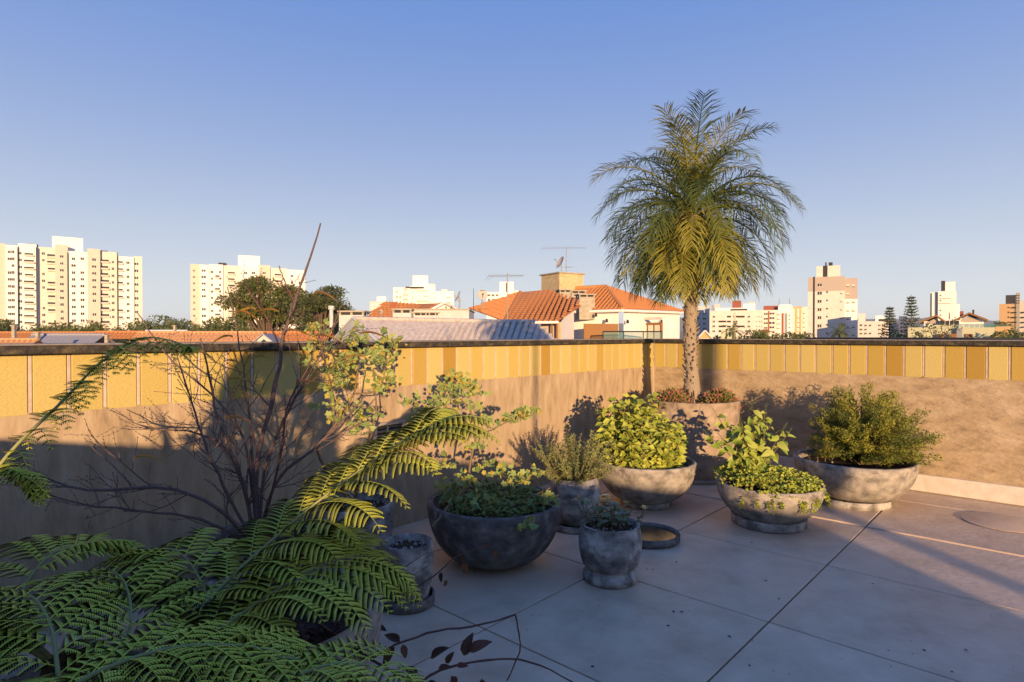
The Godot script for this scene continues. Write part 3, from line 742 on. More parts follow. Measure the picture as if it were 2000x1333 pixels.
func town_mid():
	var s: SurfaceTool
	# grey gabled building with corrugated roof, long side parallel to the view
	var a := W(690, 622, 17.6); var b := W(1042, 630, 16.2); var c := W(1096, 672, 14.9); var e := W(752, 684, 16.0)
	var base := e; base.y = GY
	var o := thing("grey_building", "pale grey gabled building under a weathered corrugated fibre cement roof", "building", base, Basis(R, Vector3.UP, -D))
	roof(o, [[e, c, b, a]], M.fibro, .177, .013, 1.5, "roof_sheets")
	var il := o.transform.affine_inverse()
	var l := W(642, 672, 19.5)
	s = new_st(); poly(s, [il * a, il * e, il * Vector3(e.x, GY, e.z), il * Vector3(l.x, GY, l.z), il * l], -R); done(s, "gable_wall", M.greywall, o)
	s = new_st(); poly(s, [il * a, il * b, il * (b + D * 4 + Vector3.DOWN * 1.3), il * l], Vector3.UP); done(s, "rear_slope", M.fibro, o)
	s = new_st(); poly(s, [il * e, il * c, il * Vector3(c.x, GY, c.z), il * Vector3(e.x, GY, e.z)], -D); done(s, "wall", M.greywall, o)
	s = new_st(); tube(s, [il * a, il * b], [.06, .06], 8); done(s, "ridge_cap", M.fibro, o)
	s = new_st(); tube(s, [il * (a + Vector3.UP * .02), il * (e + Vector3.UP * .03)], [.05, .05], 6); tube(s, [il * (a + Vector3.UP * .02), il * l], [.04, .04], 6); done(s, "verge", M.greywall, o)
	# vents, tanks, white blocks on the roofs behind
	for q in [[686, 607, 632, 48, 22.0, "pale grey roof box with open cap beside the gabled building", M.greywall], [785, 603, 626, 36, 22.5, "grey chimney with slab cap on small columns behind the corrugated roof", M.greywall]]:
		var k: float = q[4] / F
		o = thing("roof_vent_box", q[5], "chimney", W(q[0], q[2] + 60, q[4]), Basis(R, Vector3.UP, -D))
		var h: float = (q[2] + 60 - q[1]) * k; var w: float = q[3] * k
		s = new_st(); box(s, Vector3(0, (h - .16) / 2, -w / 2), Vector3(w, h - .16, w)); done(s, "body", q[6], o)
		s = new_st(); box(s, Vector3(0, h - .03, -w / 2), Vector3(w * 1.12, .06, w * 1.12)); done(s, "cap", M.concrete, o)
		s = new_st()
		for x in [-.47, 0, .47]:
			for z in [-.06, -.94]: box(s, Vector3(x * w, h - .11, z * w), Vector3(.08, .10, .08))
		done(s, "cap_posts", M.concrete, o)
		s = new_st(); box(s, Vector3(0, h - .11, -w / 2), Vector3(w * .8, .09, w * .8)); done(s, "opening", M.dark, o)
	o = thing("flat_roof_block", "pale flat roofed block with a vent slot behind the corrugated roof", "building", Vector3(0, 0, 0) + W(925, 655, 23) * Vector3(1, 0, 1) + Vector3(0, GY, 0), Basis(R, Vector3.UP, -D)); o.set_meta("pxc", 925.0); o.set_meta("d", 23.0)
	block(o, 858, 991, 606, 0, 3, M.greywall); block(o, 856, 993, 603.5, .05, 3.1, M.concrete, "roof_edge", 606)
	block(o, 883, 934, 610, .12, .2, M.concrete, "vent_cap", 612); block(o, 886, 930, 612, .06, .1, M.dark, "vent_slot", 616.5); block(o, 884, 932, 616.5, .12, .2, M.greywall, "vent_sill", 627)
	for x in [896, 906, 913, 925]: block(o, x, x + 2.5, 612, .09, .1, M.concrete, "vent_post", 616.5)
	s = new_st(); tube(s, [Vector3(0, 0, 0), Vector3(0, .62, 0)], [.07, .07], 8); tube(s, [Vector3(0, .62, 0), Vector3(0, .75, 0)], [.11, .11], 8)
	o = done(s, "flue_pipe", M.greywall); o.position = W(647, 640, 21); tag(o, "short grey flue pipe beside the pale grey roof box", "flue")
	# small orange roofed house with white gable
	o = shell("gable_house", "small house with orange tile roof and white gable behind the grey chimney", "house", 800, 32)
	a = W(712, 627, 33); b = W(768, 600, 35); 
	roof(o, [[W(702, 628, 31), W(800, 628, 30), W(822, 594, 33), W(752, 594, 34.5)], [W(800, 628, 30), W(838, 622, 29.5), W(868, 592.5, 33), W(808, 594, 33.5)]], M.clay)
	il = o.transform.affine_inverse()
	s = new_st(); poly(s, [il * W(806, 630, 29.4), il * W(868, 593, 30.4), il * W(892, 606, 31.5), il * W(895, 640, 31.5), il * W(806, 650, 29.4)], -D); done(s, "gable_wall", M.white, o)
	s = new_st(); tube(s, [il * W(804, 626, 29.3), il * W(868, 591.5, 30.3)], [.07, .07], 5); tube(s, [il * W(868, 591.5, 30.3), il * W(893, 604, 31.4)], [.07, .07], 5); done(s, "verge_board", M.white, o)
	block(o, 763, 773, 588, -1.0, .3, M.redbrick, "chimney", 612)
	block(o, 715, 880, 628, -.5, 3, M.cream)
	antenna(991, 534, 630, 24, 38, "rooftop aerial on a tall mast beside the round dish")
	dish(942, 577, 27, .235, (-D + R * .25 + Vector3.UP * .25).normalized(), .62, "round pale satellite dish facing the terrace by the orange roof")
	dish(896, 580, 27, .27, (R * -1.0 - D * .2 + Vector3.UP * .5).normalized(), .7, "satellite dish seen edge on above the pale flat roofed block")
	dish(745, 609, 29, .10, (-D - R * .3).normalized(), .3, "tiny satellite dish on the small orange roof")
	s = new_st(); tube(s, [Vector3(0, 0, 0), Vector3(0, .95, 0)], [.015, .01], 5); o = done(s, "thin_pole", M.dark); o.position = W(925, 605, 27); tag(o, "thin dark pole between the two satellite dishes", "pole")
	# main house
	o = shell("tiled_house", "white house with orange barrel tile hip roof and roof terrace", "house", 1150, 36)
	il = o.transform.affine_inverse()
	var pk := W(1183, 560, 37.2); var rl := W(1068, 566, 38.5)
	var ec := W(1216, 604, 33.5); var el := W(1112, 607, 35.5); var er := W(1335, 609, 42)
	roof(o, [[el, ec, pk, rl], [ec, er, pk]], M.clay, .26, .075)
	roof(o, [[W(985, 629, 29.5), W(1090, 628, 29), W(1136, 598, 32.5), W(1072, 566, 35.5), W(1016, 571, 35)], [W(915, 603, 33), W(985, 629, 29.5), W(1016, 571, 35)]], M.clay, .26, .075, .42, "lower_roof_tiles")
	s = new_st(); tube(s, [il * ec, il * pk], [.13, .12], 8); tube(s, [il * pk, il * rl], [.12, .12], 8); tube(s, [il * pk, il * er], [.11, .11], 8); tube(s, [il * W(985, 629, 29.5), il * W(1016, 571, 35)], [.1, .1], 8); done(s, "ridge_tiles", M.clay, o)
	# walls under the hip roof
	var w1 := W(1122, 700, 35.9); var w2 := W(1216, 700, 34.0); var w3 := W(1312, 700, 40.5)
	for q in [[w1, w2, el, ec], [w2, w3, ec, er]]:
		var t0 = q[2].lerp(q[3], .03) + D * .35 + Vector3.DOWN * .12; var t1 = q[2].lerp(q[3], .95) + D * .35 + Vector3.DOWN * .12
		var b0 := Vector3(t0.x, GY, t0.z); var b1 := Vector3(t1.x, GY, t1.z)
		s = new_st(); poly(s, [il * b0, il * b1, il * t1, il * t0], -D); done(s, "wall", M.white, o)
		s = new_st(); tube(s, [il * (q[2] + Vector3.DOWN * .09), il * (q[3] + Vector3.DOWN * .09)], [.09, .09], 6); done(s, "cornice", M.white, o)
	# side: lower wing walls
	s = new_st(); poly(s, [il * W(1096, 628, 29.4), il * W(1121, 600, 34.0), il * W(1121, 700, 34.0), il * W(1096, 720, 29.4)], -D); done(s, "wing_wall", M.white, o)
	s = new_st(); poly(s, [il * W(1046, 629, 30.0), il * W(1092, 629, 29.6), il * W(1092, 700, 29.6), il * W(1046, 700, 30.0)], -D); done(s, "porch_recess", M.brown, o)
	for x in [1078, 1088]:
		s = new_st(); tube(s, [il * W(x, 629, 29.3), il * W(x, 700, 29.3)], [.05, .05], 6); done(s, "porch_post", M.wood, o)
	s = new_st(); tube(s, [il * W(984, 631, 29.4), il * W(1091, 630, 28.9)], [.07, .07], 6); done(s, "eave_gutter", M.white, o)
	# wooden panel, doors
	s = new_st(); box(s, il * W(1174, 655, 33.2), Vector3(2.05, 1.25, .08), Basis(Vector3.UP, .42)); done(s, "timber_screen", M.wood, o)
	var dw := Basis(Vector3.UP, -.90)
	var dc: Vector3 = il * (w2.lerp(w3, .47) * Vector3(1, 0, 1) + Vector3(0, H - .05, 0)) + Vector3(0, 0, .33)
	s = new_st(); box(s, dc + Vector3(0, -.2, 0), Vector3(2.3, 2.0, .12), dw); var door := done(s, "door", M.wood, o)
	for i in 4:
		s = new_st(); box(s, dc + dw * Vector3(-.81 + i * .54, -.22, .07), Vector3(.38, 1.75, .04), dw); done(s, "pane", M.cream, door)
	s = new_st(); box(s, dc + dw * Vector3(0, 1.05, .2), Vector3(2.9, .14, .3), dw); done(s, "awning_box", M.cream, o)
	for q in [[1226, 628, 34.0], [1292, 628, 38.6], [1164, 615, 34.4], [1185, 626, 34.2]]:
		s = new_st(); tube(s, [il * W(q[0], q[1] - 3, q[2] - .2), il * W(q[0], q[1] + 4, q[2] - .2)], [.06, .09], 6); done(s, "wall_lamp", M.dark, o)
	# glass balustrade
	var g0 := W(1178, 648, 31.0); var g1 := W(1293, 648, 33.5)
	for i in 3:
		var p0: Vector3 = g0.lerp(g1, i / 3.0); var p1: Vector3 = g0.lerp(g1, (i + 1) / 3.0)
		s = new_st(); poly(s, [il * p0, il * p1, il * (p1 + Vector3.DOWN * 1.1), il * (p0 + Vector3.DOWN * 1.1)], -D); done(s, "glass_panel", M.tealglass, o)
		s = new_st(); tube(s, [il * (p1 + Vector3.UP * .02), il * (p1 + Vector3.DOWN * 1.1)], [.03, .03], 5); done(s, "rail_post", M.dark, o)
	s = new_st(); tube(s, [il * g0, il * g1], [.035, .035], 5); tube(s, [il * g0, il * (g0 + Vector3.DOWN * 1.1)], [.03, .03], 5); done(s, "handrail", M.dark, o)
	s = new_st(); box(s, il * W(1200, 700, 33.0) + Vector3(0, -.15, 0), Vector3(7.0, .2, 5)); done(s, "terrace_slab", M.concrete, o)
	# big rooftop block and chimneys
	var cb := shell("roof_tank_block", "tall ochre stained rendered block on the tiled house roof", "roof block", 1098, 38.5, .62)
	cb.position.y = 0
	var k := 38.5 / F; var hb := H - (538 - 655) * k
	s = new_st(); box(s, Vector3(0, hb / 2, 0), Vector3(1.85, hb, 2.0)); done(s, "body", M.ochre, cb)
	s = new_st(); box(s, Vector3(0, hb + .04, 0), Vector3(2.05, .08, 2.2)); done(s, "slab_cap", M.concrete, cb)
	for q in [[1101, 566, 36.6, .68, "grey chimney with slab cap beside the ochre block"], [1127, 568, 36.8, .9, "wide grey chimney between two others on the tiled roof"], [1143, 575, 35.0, .92, "grey chimney nearest the hip of the tiled roof"]]:
		o = thing("roof_chimney", q[4], "chimney", W(q[0], 625, q[2]), Basis(R, Vector3.UP, -D) * Basis(Vector3.UP, .15))
		var h: float = (625 - q[1]) * q[2] / F; var w: float = q[3]
		s = new_st(); box(s, Vector3(0, (h - .18) / 2, 0), Vector3(w, h - .18, .8)); done(s, "body", M.concrete, o)
		s = new_st()
		for x in [-.46, 0, .46]: box(s, Vector3(x * w, h - .13, .36), Vector3(.08, .11, .08)); box(s, Vector3(x * w, h - .13, -.36), Vector3(.08, .11, .08))
		done(s, "cap_posts", M.concrete, o)
		s = new_st(); box(s, Vector3(0, h - .13, 0), Vector3(w * .8, .1, .5)); done(s, "opening", M.dark, o)
		s = new_st(); box(s, Vector3(0, h - .04, 0), Vector3(w * 1.14, .07, .96)); done(s, "slab_cap", M.concrete, o)
	antenna(1106, 482, 536, 38.0, 47, "rooftop aerial standing on the ochre roof block", true)
	dish(1096, 514, 37.6, .40, (-R * .9 - D * .35 + Vector3.UP * .45).normalized(), .65, "satellite dish on the ochre roof block")
	# white apartment blocks behind the roofs
	o = shell("apartment_block", "white stepped apartment block with balconies behind the small orange roof", "apartment block", 828, 300)
	block(o, 768, 800, 562, 0, 14, M.white); block(o, 800, 850, 559, -1, 14, M.white); block(o, 850, 886, 570, .8, 14, M.white); block(o, 806, 836, 537, -4, 8, M.white, "roof_block", 562); block(o, 836, 850, 554, -3, 5, M.cream, "roof_block", 562); block(o, 862, 874, 565, -3, 4, M.cream, "roof_block", 572)
	win_grid(o, [775, 782, 806, 843], 570, 10.5, 5, 4, 4, .1); win_grid(o, [820, 832], 566, 10.5, 5, 11, 5, -1.0, "balcony_mesh", "balcony"); win_grid(o, [862, 877], 579, 10.5, 4, 10, 5, .8, "balcony_mesh", "balcony"); win_grid(o, [792], 565, 10.5, 5, 8, 5, 0.0, "balcony_mesh", "balcony")
	block(o, 792, 828, 560.5, .1, .6, M.dark, "pergola", 563.5)
	o = shell("apartment_block", "low distant pale block with a white roof box beside the large tree", "apartment block", 740, 330)
	block(o, 722, 760, 589, 0, 12, M.greywall); block(o, 736, 754, 579, -3, 6, M.white, "roof_block", 590); win_grid(o, [727, 734, 741, 748, 755], 595, 8, 2, 3.5, 3.5, 0.0)
	o = shell("apartment_block", "distant white block with roof box partly behind the orange tiled house", "apartment block", 985, 320)
	block(o, 950, 1015, 571, 0, 12, M.white); block(o, 976, 1003, 550, -3, 6, M.white, "roof_block", 572); block(o, 988, 990, 552, -2.9, .2, M.dark, "recess", 570); win_grid(o, [955, 963, 971], 577, 9, 2, 5, 4, 0.0)
	block(o, 1003, 1013, 567, -2, 5, M.cream, "roof_block", 572)

func town_right():
	var s: SurfaceTool
	# right tower
	var o := shell("apartment_tower", "pale apartment tower with brown top storeys and dark vertical recess", "apartment tower", 1626, 220, -.0)
	block(o, 1578, 1650, 569, 0, 14, M.cream); block(o, 1578, 1650, 541, .03, 14, M.brown, "top_storeys", 569); block(o, 1650, 1675, 584, -1.5, 12, M.white); block(o, 1650, 1675, 543, -1.47, 12, M.brown, "top_storeys", 584)
	block(o, 1594, 1641, 518, -3, 8, M.cream, "roof_block", 541); block(o, 1607.5, 1616, 518, -2.8, .3, M.dark, "roof_recess", 541); block(o, 1588.5, 1591.5, 541, .2, .3, M.dark, "recess", 668); block(o, 1618, 1626, 510, -5, 2, M.dark, "roof_vent", 518); block(o, 1611, 1614, 510, -5, 1, M.dark, "roof_vent", 518)
	for y in [602, 633]: block(o, 1577.5, 1650.5, y, .06, .3, M.beige, "string_course", y + 1)
	win_grid(o, [1601], 557, 16, 7, 7, 6, 0.05); win_grid(o, [1615.5], 555, 16, 7, 2.6, 3.4, .05, "slot_mesh"); win_grid(o, [1643], 556, 16, 6, 3.5, 6, .05, "shutter_mesh"); win_grid(o, [1656, 1667], 558, 16, 7, 5, 5.5, -1.45, "shutter_mesh")
	# apartment row
	o = shell("apartment_block", "long cream apartment block with dark balcony bands beside the palm trunk", "apartment block", 1440, 170)
	block(o, 1386, 1474, 607, 0, 12, M.cream); block(o, 1474, 1492, 606, -.5, 12, M.cream); block(o, 1396, 1462, 601, -3, 8, M.white, "upper_floor", 607); block(o, 1430, 1448, 586, -4, 5, M.redbrick, "roof_block", 602); block(o, 1452, 1476, 592, -5, 5, M.white, "roof_block", 606); block(o, 1462, 1475, 588, -6, 3, M.beige, "roof_tank", 593); block(o, 1394, 1406, 593, -5, 4, M.greywall, "roof_tank", 602)
	block(o, 1434, 1437.5, 610, .1, .3, M.beige, "pier"); block(o, 1428, 1460, 603, -2.5, .5, M.dark, "pergola", 606)
	win_grid(o, [1394.5, 1463], 619, 9.5, 4, 4.5, 3.5, .02); win_grid(o, [1411, 1447], 619, 9.5, 4, 15, 3.8, .02, "slot_mesh", "balcony"); win_grid(o, [1424, 1436.5], 619, 9.5, 4, 7, 3.6, .02, "slot_mesh", "balcony"); win_grid(o, [1478, 1484, 1489], 618, 9.5, 4, 2.5, 4, -.48, "shutter_mesh")
	o = shell("apartment_block", "grey apartment block right behind the palm trunk", "apartment block", 1372, 190)
	block(o, 1340, 1386, 598, 0, 12, M.greywall); win_grid(o, [1350, 1364, 1376], 613, 10, 4, 5, 4, .02); block(o, 1392, 1402, 592, -14, 4, M.bluegrey, "roof_tank", 606)
	o = shell("apartment_block", "apartment block with red brick panels and white window bays", "apartment block", 1518, 175)
	block(o, 1491, 1520, 606, 0, 12, M.cream); block(o, 1491, 1521, 597, -2, 8, M.redbrick, "upper_floor", 606); block(o, 1500, 1503, 608, .05, .3, M.redbrick, "panel"); block(o, 1520, 1548, 598, -.3, 12, M.white); block(o, 1527, 1531, 612, -.2, .3, M.redbrick, "panel"); block(o, 1533, 1538, 612, -.22, .3, M.bluegrey, "panel")
	win_grid(o, [1496], 614, 9, 5, 6, 3.6, .02); win_grid(o, [1508], 613, 9, 5, 9, 4, .02, "window_mesh"); win_grid(o, [1520.5], 614, 9, 5, 6, 4, .02, "shutter_mesh"); win_grid(o, [1542], 616, 8, 5, 2, 2, -.28, "slot_mesh")
	block(o, 1522, 1546, 594, -4, 4, M.white, "roof_block", 598)
	o = shell("apartment_block", "tan and ochre apartment block next to the pale tower", "apartment block", 1562, 178)
	block(o, 1548, 1578, 600, 0, 12, M.cream); block(o, 1553, 1557, 604, .1, .4, M.tan2, "pier"); block(o, 1562, 1565, 604, .1, .4, M.tan2, "pier"); block(o, 1550, 1567, 599, .12, 3, M.tan2, "roof_edge", 603); win_grid(o, [1559.5, 1570], 611, 9, 5, 3, 5, .02, "shutter_mesh")
	for q in [[1522, 584], [1542, 583]]:
		var kx := 178 / F; s = new_st(); tube(s, [Vector3.ZERO, Vector3(0, 13 * kx, 0)], [.12, .05], 5); tube(s, [Vector3(-.5, 10 * kx, 0), Vector3(.5, 11 * kx, 0)], [.05, .05], 4)
		var an := done(s, "roof_mast", M.metal); an.position = W(q[0], q[1] + 13, 178); tag(an, "small aerial mast on the apartment blocks left of the pale tower", "mast", "small aerial masts")
	o = shell("apartment_block", "low cream apartment block between the pale tower and the pine trees", "apartment block", 1710, 200)
	block(o, 1676, 1736, 628, 0, 12, M.cream); block(o, 1676, 1690, 612, -4, 8, M.cream, "upper_floor", 628); block(o, 1710, 1728, 616, -4, 6, M.white, "upper_floor", 628); block(o, 1717, 1728, 623, -3.8, .2, M.dark, "opening", 628)
	win_grid(o, [1682, 1691, 1700, 1718, 1726], 636, 8, 3, 4, 3.4, .02)
	o = shell("apartment_block", "small cream block between the two pine trees", "apartment block", 1762, 210)
	block(o, 1756, 1772, 618, 0, 8, M.cream); win_grid(o, [1761, 1767], 626, 7, 4, 3, 3, .02); block(o, 1738, 1757, 632, -1, 8, M.greywall)
	# white slim tower
	o = shell("apartment_tower", "slim bright white tower with stepped top behind the gabled villa", "apartment tower", 1845, 240)
	block(o, 1817, 1832, 571, -1, 12, M.white); block(o, 1832, 1868, 569, 0, 12, M.white); block(o, 1868, 1875, 594, -2, 10, M.white); block(o, 1839, 1866, 550, -3, 8, M.white, "roof_block", 572); block(o, 1838, 1846, 548, -2.9, 3, M.dark, "roof_plant", 568)
	block(o, 1817, 1820, 573, -.9, .3, M.dark, "recess"); block(o, 1828, 1833, 571, -.6, .8, M.bluegrey, "recess"); block(o, 1834, 1856, 583, .1, .3, M.tan2, "ledge", 584.2); block(o, 1834, 1856, 592.5, .1, .3, M.tan2, "ledge", 593.7); win_grid(o, [1837], 578, 9.5, 5, 2, 2.2, .02, "slot_mesh")
	# beige block at the edge
	o = shell("apartment_block", "beige apartment block with dark balcony bands and stair tower by the end wall edge", "apartment block", 1985, 170)
	block(o, 1952, 1984, 594, 0, 12, M.tan2); block(o, 1964, 1984, 576, -2, 9, M.tan2, "upper_floor", 596); block(o, 1984, 1992, 572, .2, 6, M.concrete, "stair_tower"); block(o, 1992, 2040, 588, -.2, 12, M.beige)
	win_grid(o, [1970], 601, 9.5, 5, 2.4, 2.6, .02, "slot_mesh"); win_grid(o, [1981, 1999], 601.5, 9.5, 5, 7, 2.6, .25, "slot_mesh", "balcony"); win_grid(o, [1988], 578, 5, 4, 5, 3, .23, "window_mesh")
	# villa with two gables
	o = shell("gabled_villa", "white villa with two low brown gables, glass terrace and pale green garden wall", "house", 1863, 72)
	block(o, 1803, 1835, 627, -3, 6, M.white); block(o, 1876, 1924, 621, -3, 6, M.white); block(o, 1834, 1877, 625, -2.6, 5, M.white); block(o, 1835, 1874, 626, -2.5, .2, M.glass, "terrace_window", 634)
	for x in [1845, 1854, 1863]: block(o, x, x + 1, 626, -2.4, .1, M.white, "mullion", 634)
	for q in [[1795, 1828, 1848, 627, 613.5], [1863, 1894, 1932, 624, 609.5]]:
		s = new_st()
		var pl := Vector3(lx(o, q[0]), ly(o, q[3]), -2.4); var pp := Vector3(lx(o, q[1]), ly(o, q[4]), -2.4); var pr := Vector3(lx(o, q[2]), ly(o, q[3]), -2.4)
		for e in [[pl, pp], [pp, pr]]:
			poly(s, [e[0], e[1], e[1] + Vector3(0, 0, -7), e[0] + Vector3(0, 0, -7)], Vector3.UP)
			poly(s, [e[0], e[1], e[1] + Vector3(0, -.22, 0), e[0] + Vector3(0, -.22, 0)], Vector3.BACK)
			poly(s, [e[0] + Vector3(0, -.22, 0), e[1] + Vector3(0, -.22, 0), e[1] + Vector3(0, -.22, -7), e[0] + Vector3(0, -.22, -7)], Vector3.DOWN)
		done(s, "gable_roof", M.wood, o)
		s = new_st(); poly(s, [pl + Vector3(.5, -.3, -.5), pr + Vector3(-.5, -.3, -.5), pp + Vector3(0, -.35, -.5)], Vector3.BACK); done(s, "gable_wall", M.brown, o)
	block(o, 1901, 1905, 603, -4, .5, M.dark, "chimney", 616); block(o, 1876, 1884, 604, -8, 1, M.redbrick, "chimney", 618); block(o, 1853, 1855, 608, -6, .3, M.redbrick, "chimney", 622)
	block(o, 1774, 1812, 640, .2, 4, M.palegreen, "garden_wall"); block(o, 1812, 1873, 635, 0, 4, M.palegreen, "garden_wall"); block(o, 1873, 1944, 640, .4, 4, M.palegreen, "garden_wall"); block(o, 1869, 1880, 641, .5, .3, M.bluegrey, "recess")
	for x in [1840, 1862, 1893]: block(o, x - 7, x + 7, 652.5, .55, .3, M.wood, "garage_door", 662)
	for i in 7: block(o, 1873 + i * 10.2, 1882.6 + i * 10.2, 633, .3, .05, M.tealglass, "glass_panel", 640)
	for x in [1811, 1824]: block(o, x - 2, x + 2, 631, -2.9, .1, M.glass, "window", 638)
	o = shell("brick_house", "low bare brick house beside the pale green wall", "house", 1958, 74)
	block(o, 1945, 1974, 638, 0, 5, M.tan2); block(o, 1946, 1974, 636, .05, 5.1, M.tealglass, "terrace_rail", 638)
	# small houses and roofs near the palm trunk
	o = shell("small_house", "small white house with orange hip roof among dark trees", "house", 1497, 90)
	block(o, 1486, 1507, 649, 0, 3, M.white)
	roof(o, [[W(1482, 649.5, 89), W(1508, 649.5, 89), W(1500, 644, 91.5), W(1491, 644, 91.5)]], M.clay, .3, .06)
	o = shell("small_house", "pale concrete house with a dark doorway among palms", "house", 1427, 85)
	block(o, 1409, 1421, 643, 0, 4, M.palegreen); block(o, 1420, 1436, 641, .3, 4, M.palegreen); block(o, 1424, 1428, 650, .35, .1, M.dark, "doorway", 658)
	o = shell("small_house", "little house with a pale timber gable beside the palm trunk", "house", 1376, 80)
	block(o, 1364, 1390, 661, 0, 4, M.cream); s = new_st(); poly(s, [Vector3(lx(o, 1364), ly(o, 661), .02), Vector3(lx(o, 1390), ly(o, 661), .02), Vector3(lx(o, 1377), ly(o, 647), .02)], Vector3.BACK); done(s, "gable", M.tan2, o)
	s = new_st(); tube(s, [Vector3(lx(o, 1362), ly(o, 662), .1), Vector3(lx(o, 1377), ly(o, 646), .1)], [.13, .13], 5); tube(s, [Vector3(lx(o, 1377), ly(o, 646), .1), Vector3(lx(o, 1392), ly(o, 662), .1)], [.13, .13], 5); done(s, "verge_board", M.cream, o)
	# trees
	var tr := [[1500, 60, 656, 3.0, 0], [1535, 75, 648, 3.4, 1], [1562, 80, 644, 3.2, 1], [1478, 85, 637, 3.0, 0], [1400, 88, 646, 2.6, 0], [1445, 88, 646, 2.5, 0], [1530, 100, 647, 3.2, 1], [1940, 95, 622, 3.0, 0], [1765, 80, 650, 3.2, 1], [1960, 66, 632, 2.2, 0], [1985, 60, 640, 2.6, 1], [1700, 90, 655, 2.5, 1]]
	for q in tr:
		var p := W(q[0], 655, q[1]); p.y = GY
		tree("garden_tree", ["olive green garden tree among the houses right of the palm trunk", "dark garden tree among the houses right of the palm trunk"][q[4]], p, H - GY + (655 - q[2]) * q[1] / F, q[3], M.tree_b if q[4] else M.tree_a, 1500, .42, 12, .7, "garden trees among the houses", .6)
	var pc := W(1738, 655, 90); pc.y = GY; conifer(pc, H - GY + 57 * 90 / F, "shorter dark pine tree beside the cream block")
	pc = W(1780, 655, 88); pc.y = GY; conifer(pc, H - GY + 79 * 88 / F, "tallest dark pine tree in front of the slim white tower")
	pc = W(1641, 655, 60); pc.y = GY; small_palm(pc, H - GY + .15, 1.3, 16, "small feathery palm in front of the pale tower")
	pc = W(1432, 655, 80); pc.y = GY; small_palm(pc, H - GY + .4, 1.8, 14, "feathery palm beside the pale concrete house")
	pc = W(1825, 655, 58); pc.y = GY
	var bt := thing("bare_tree", "dark sparse leafed tree in front of the pale green wall", "tree", pc)
	s = new_st(); tube(s, [Vector3.ZERO, Vector3(0, 9, 0), Vector3(.2, 12.2, 0)], [.2, .14, .06], 6)
	var tips := []
	for k in 16: twig(s, Vector3(0, rnd(10.5, 12.3), 0), Vector3(rnd(-1, 1), rnd(.1, .6), rnd(-1, 1)), rnd(1.2, 2.2), .035, 1, tips)
	done(s, "trunk", M.bark, bt); s = new_st()
	for t in tips:
		for k in 7: add_leaf(s, t[0] + rdir() * .3, look(rdir(), rdir()), .25, .15)
	stuff(done(s, "crown", M.tree_b[0], bt))
	# neighbour's dark flat roof just beyond the end wall
	var n0 := W(1700, 661.5, 14.0); var n1 := W(2080, 659.0, 11.0)
	s = new_st(); var mid := (n0 + n1) * .5; box(s, Vector3(0, -.06, 0), Vector3((n1 - n0).length(), .12, 3.0), look((n1 - n0).cross(Vector3.UP), Vector3.UP))
	o = done(s, "flat_roof", M.darkroof); o.position = mid + D * 1.2; tag(o, "thin dark flat roof edge just beyond the end wall", "roof")

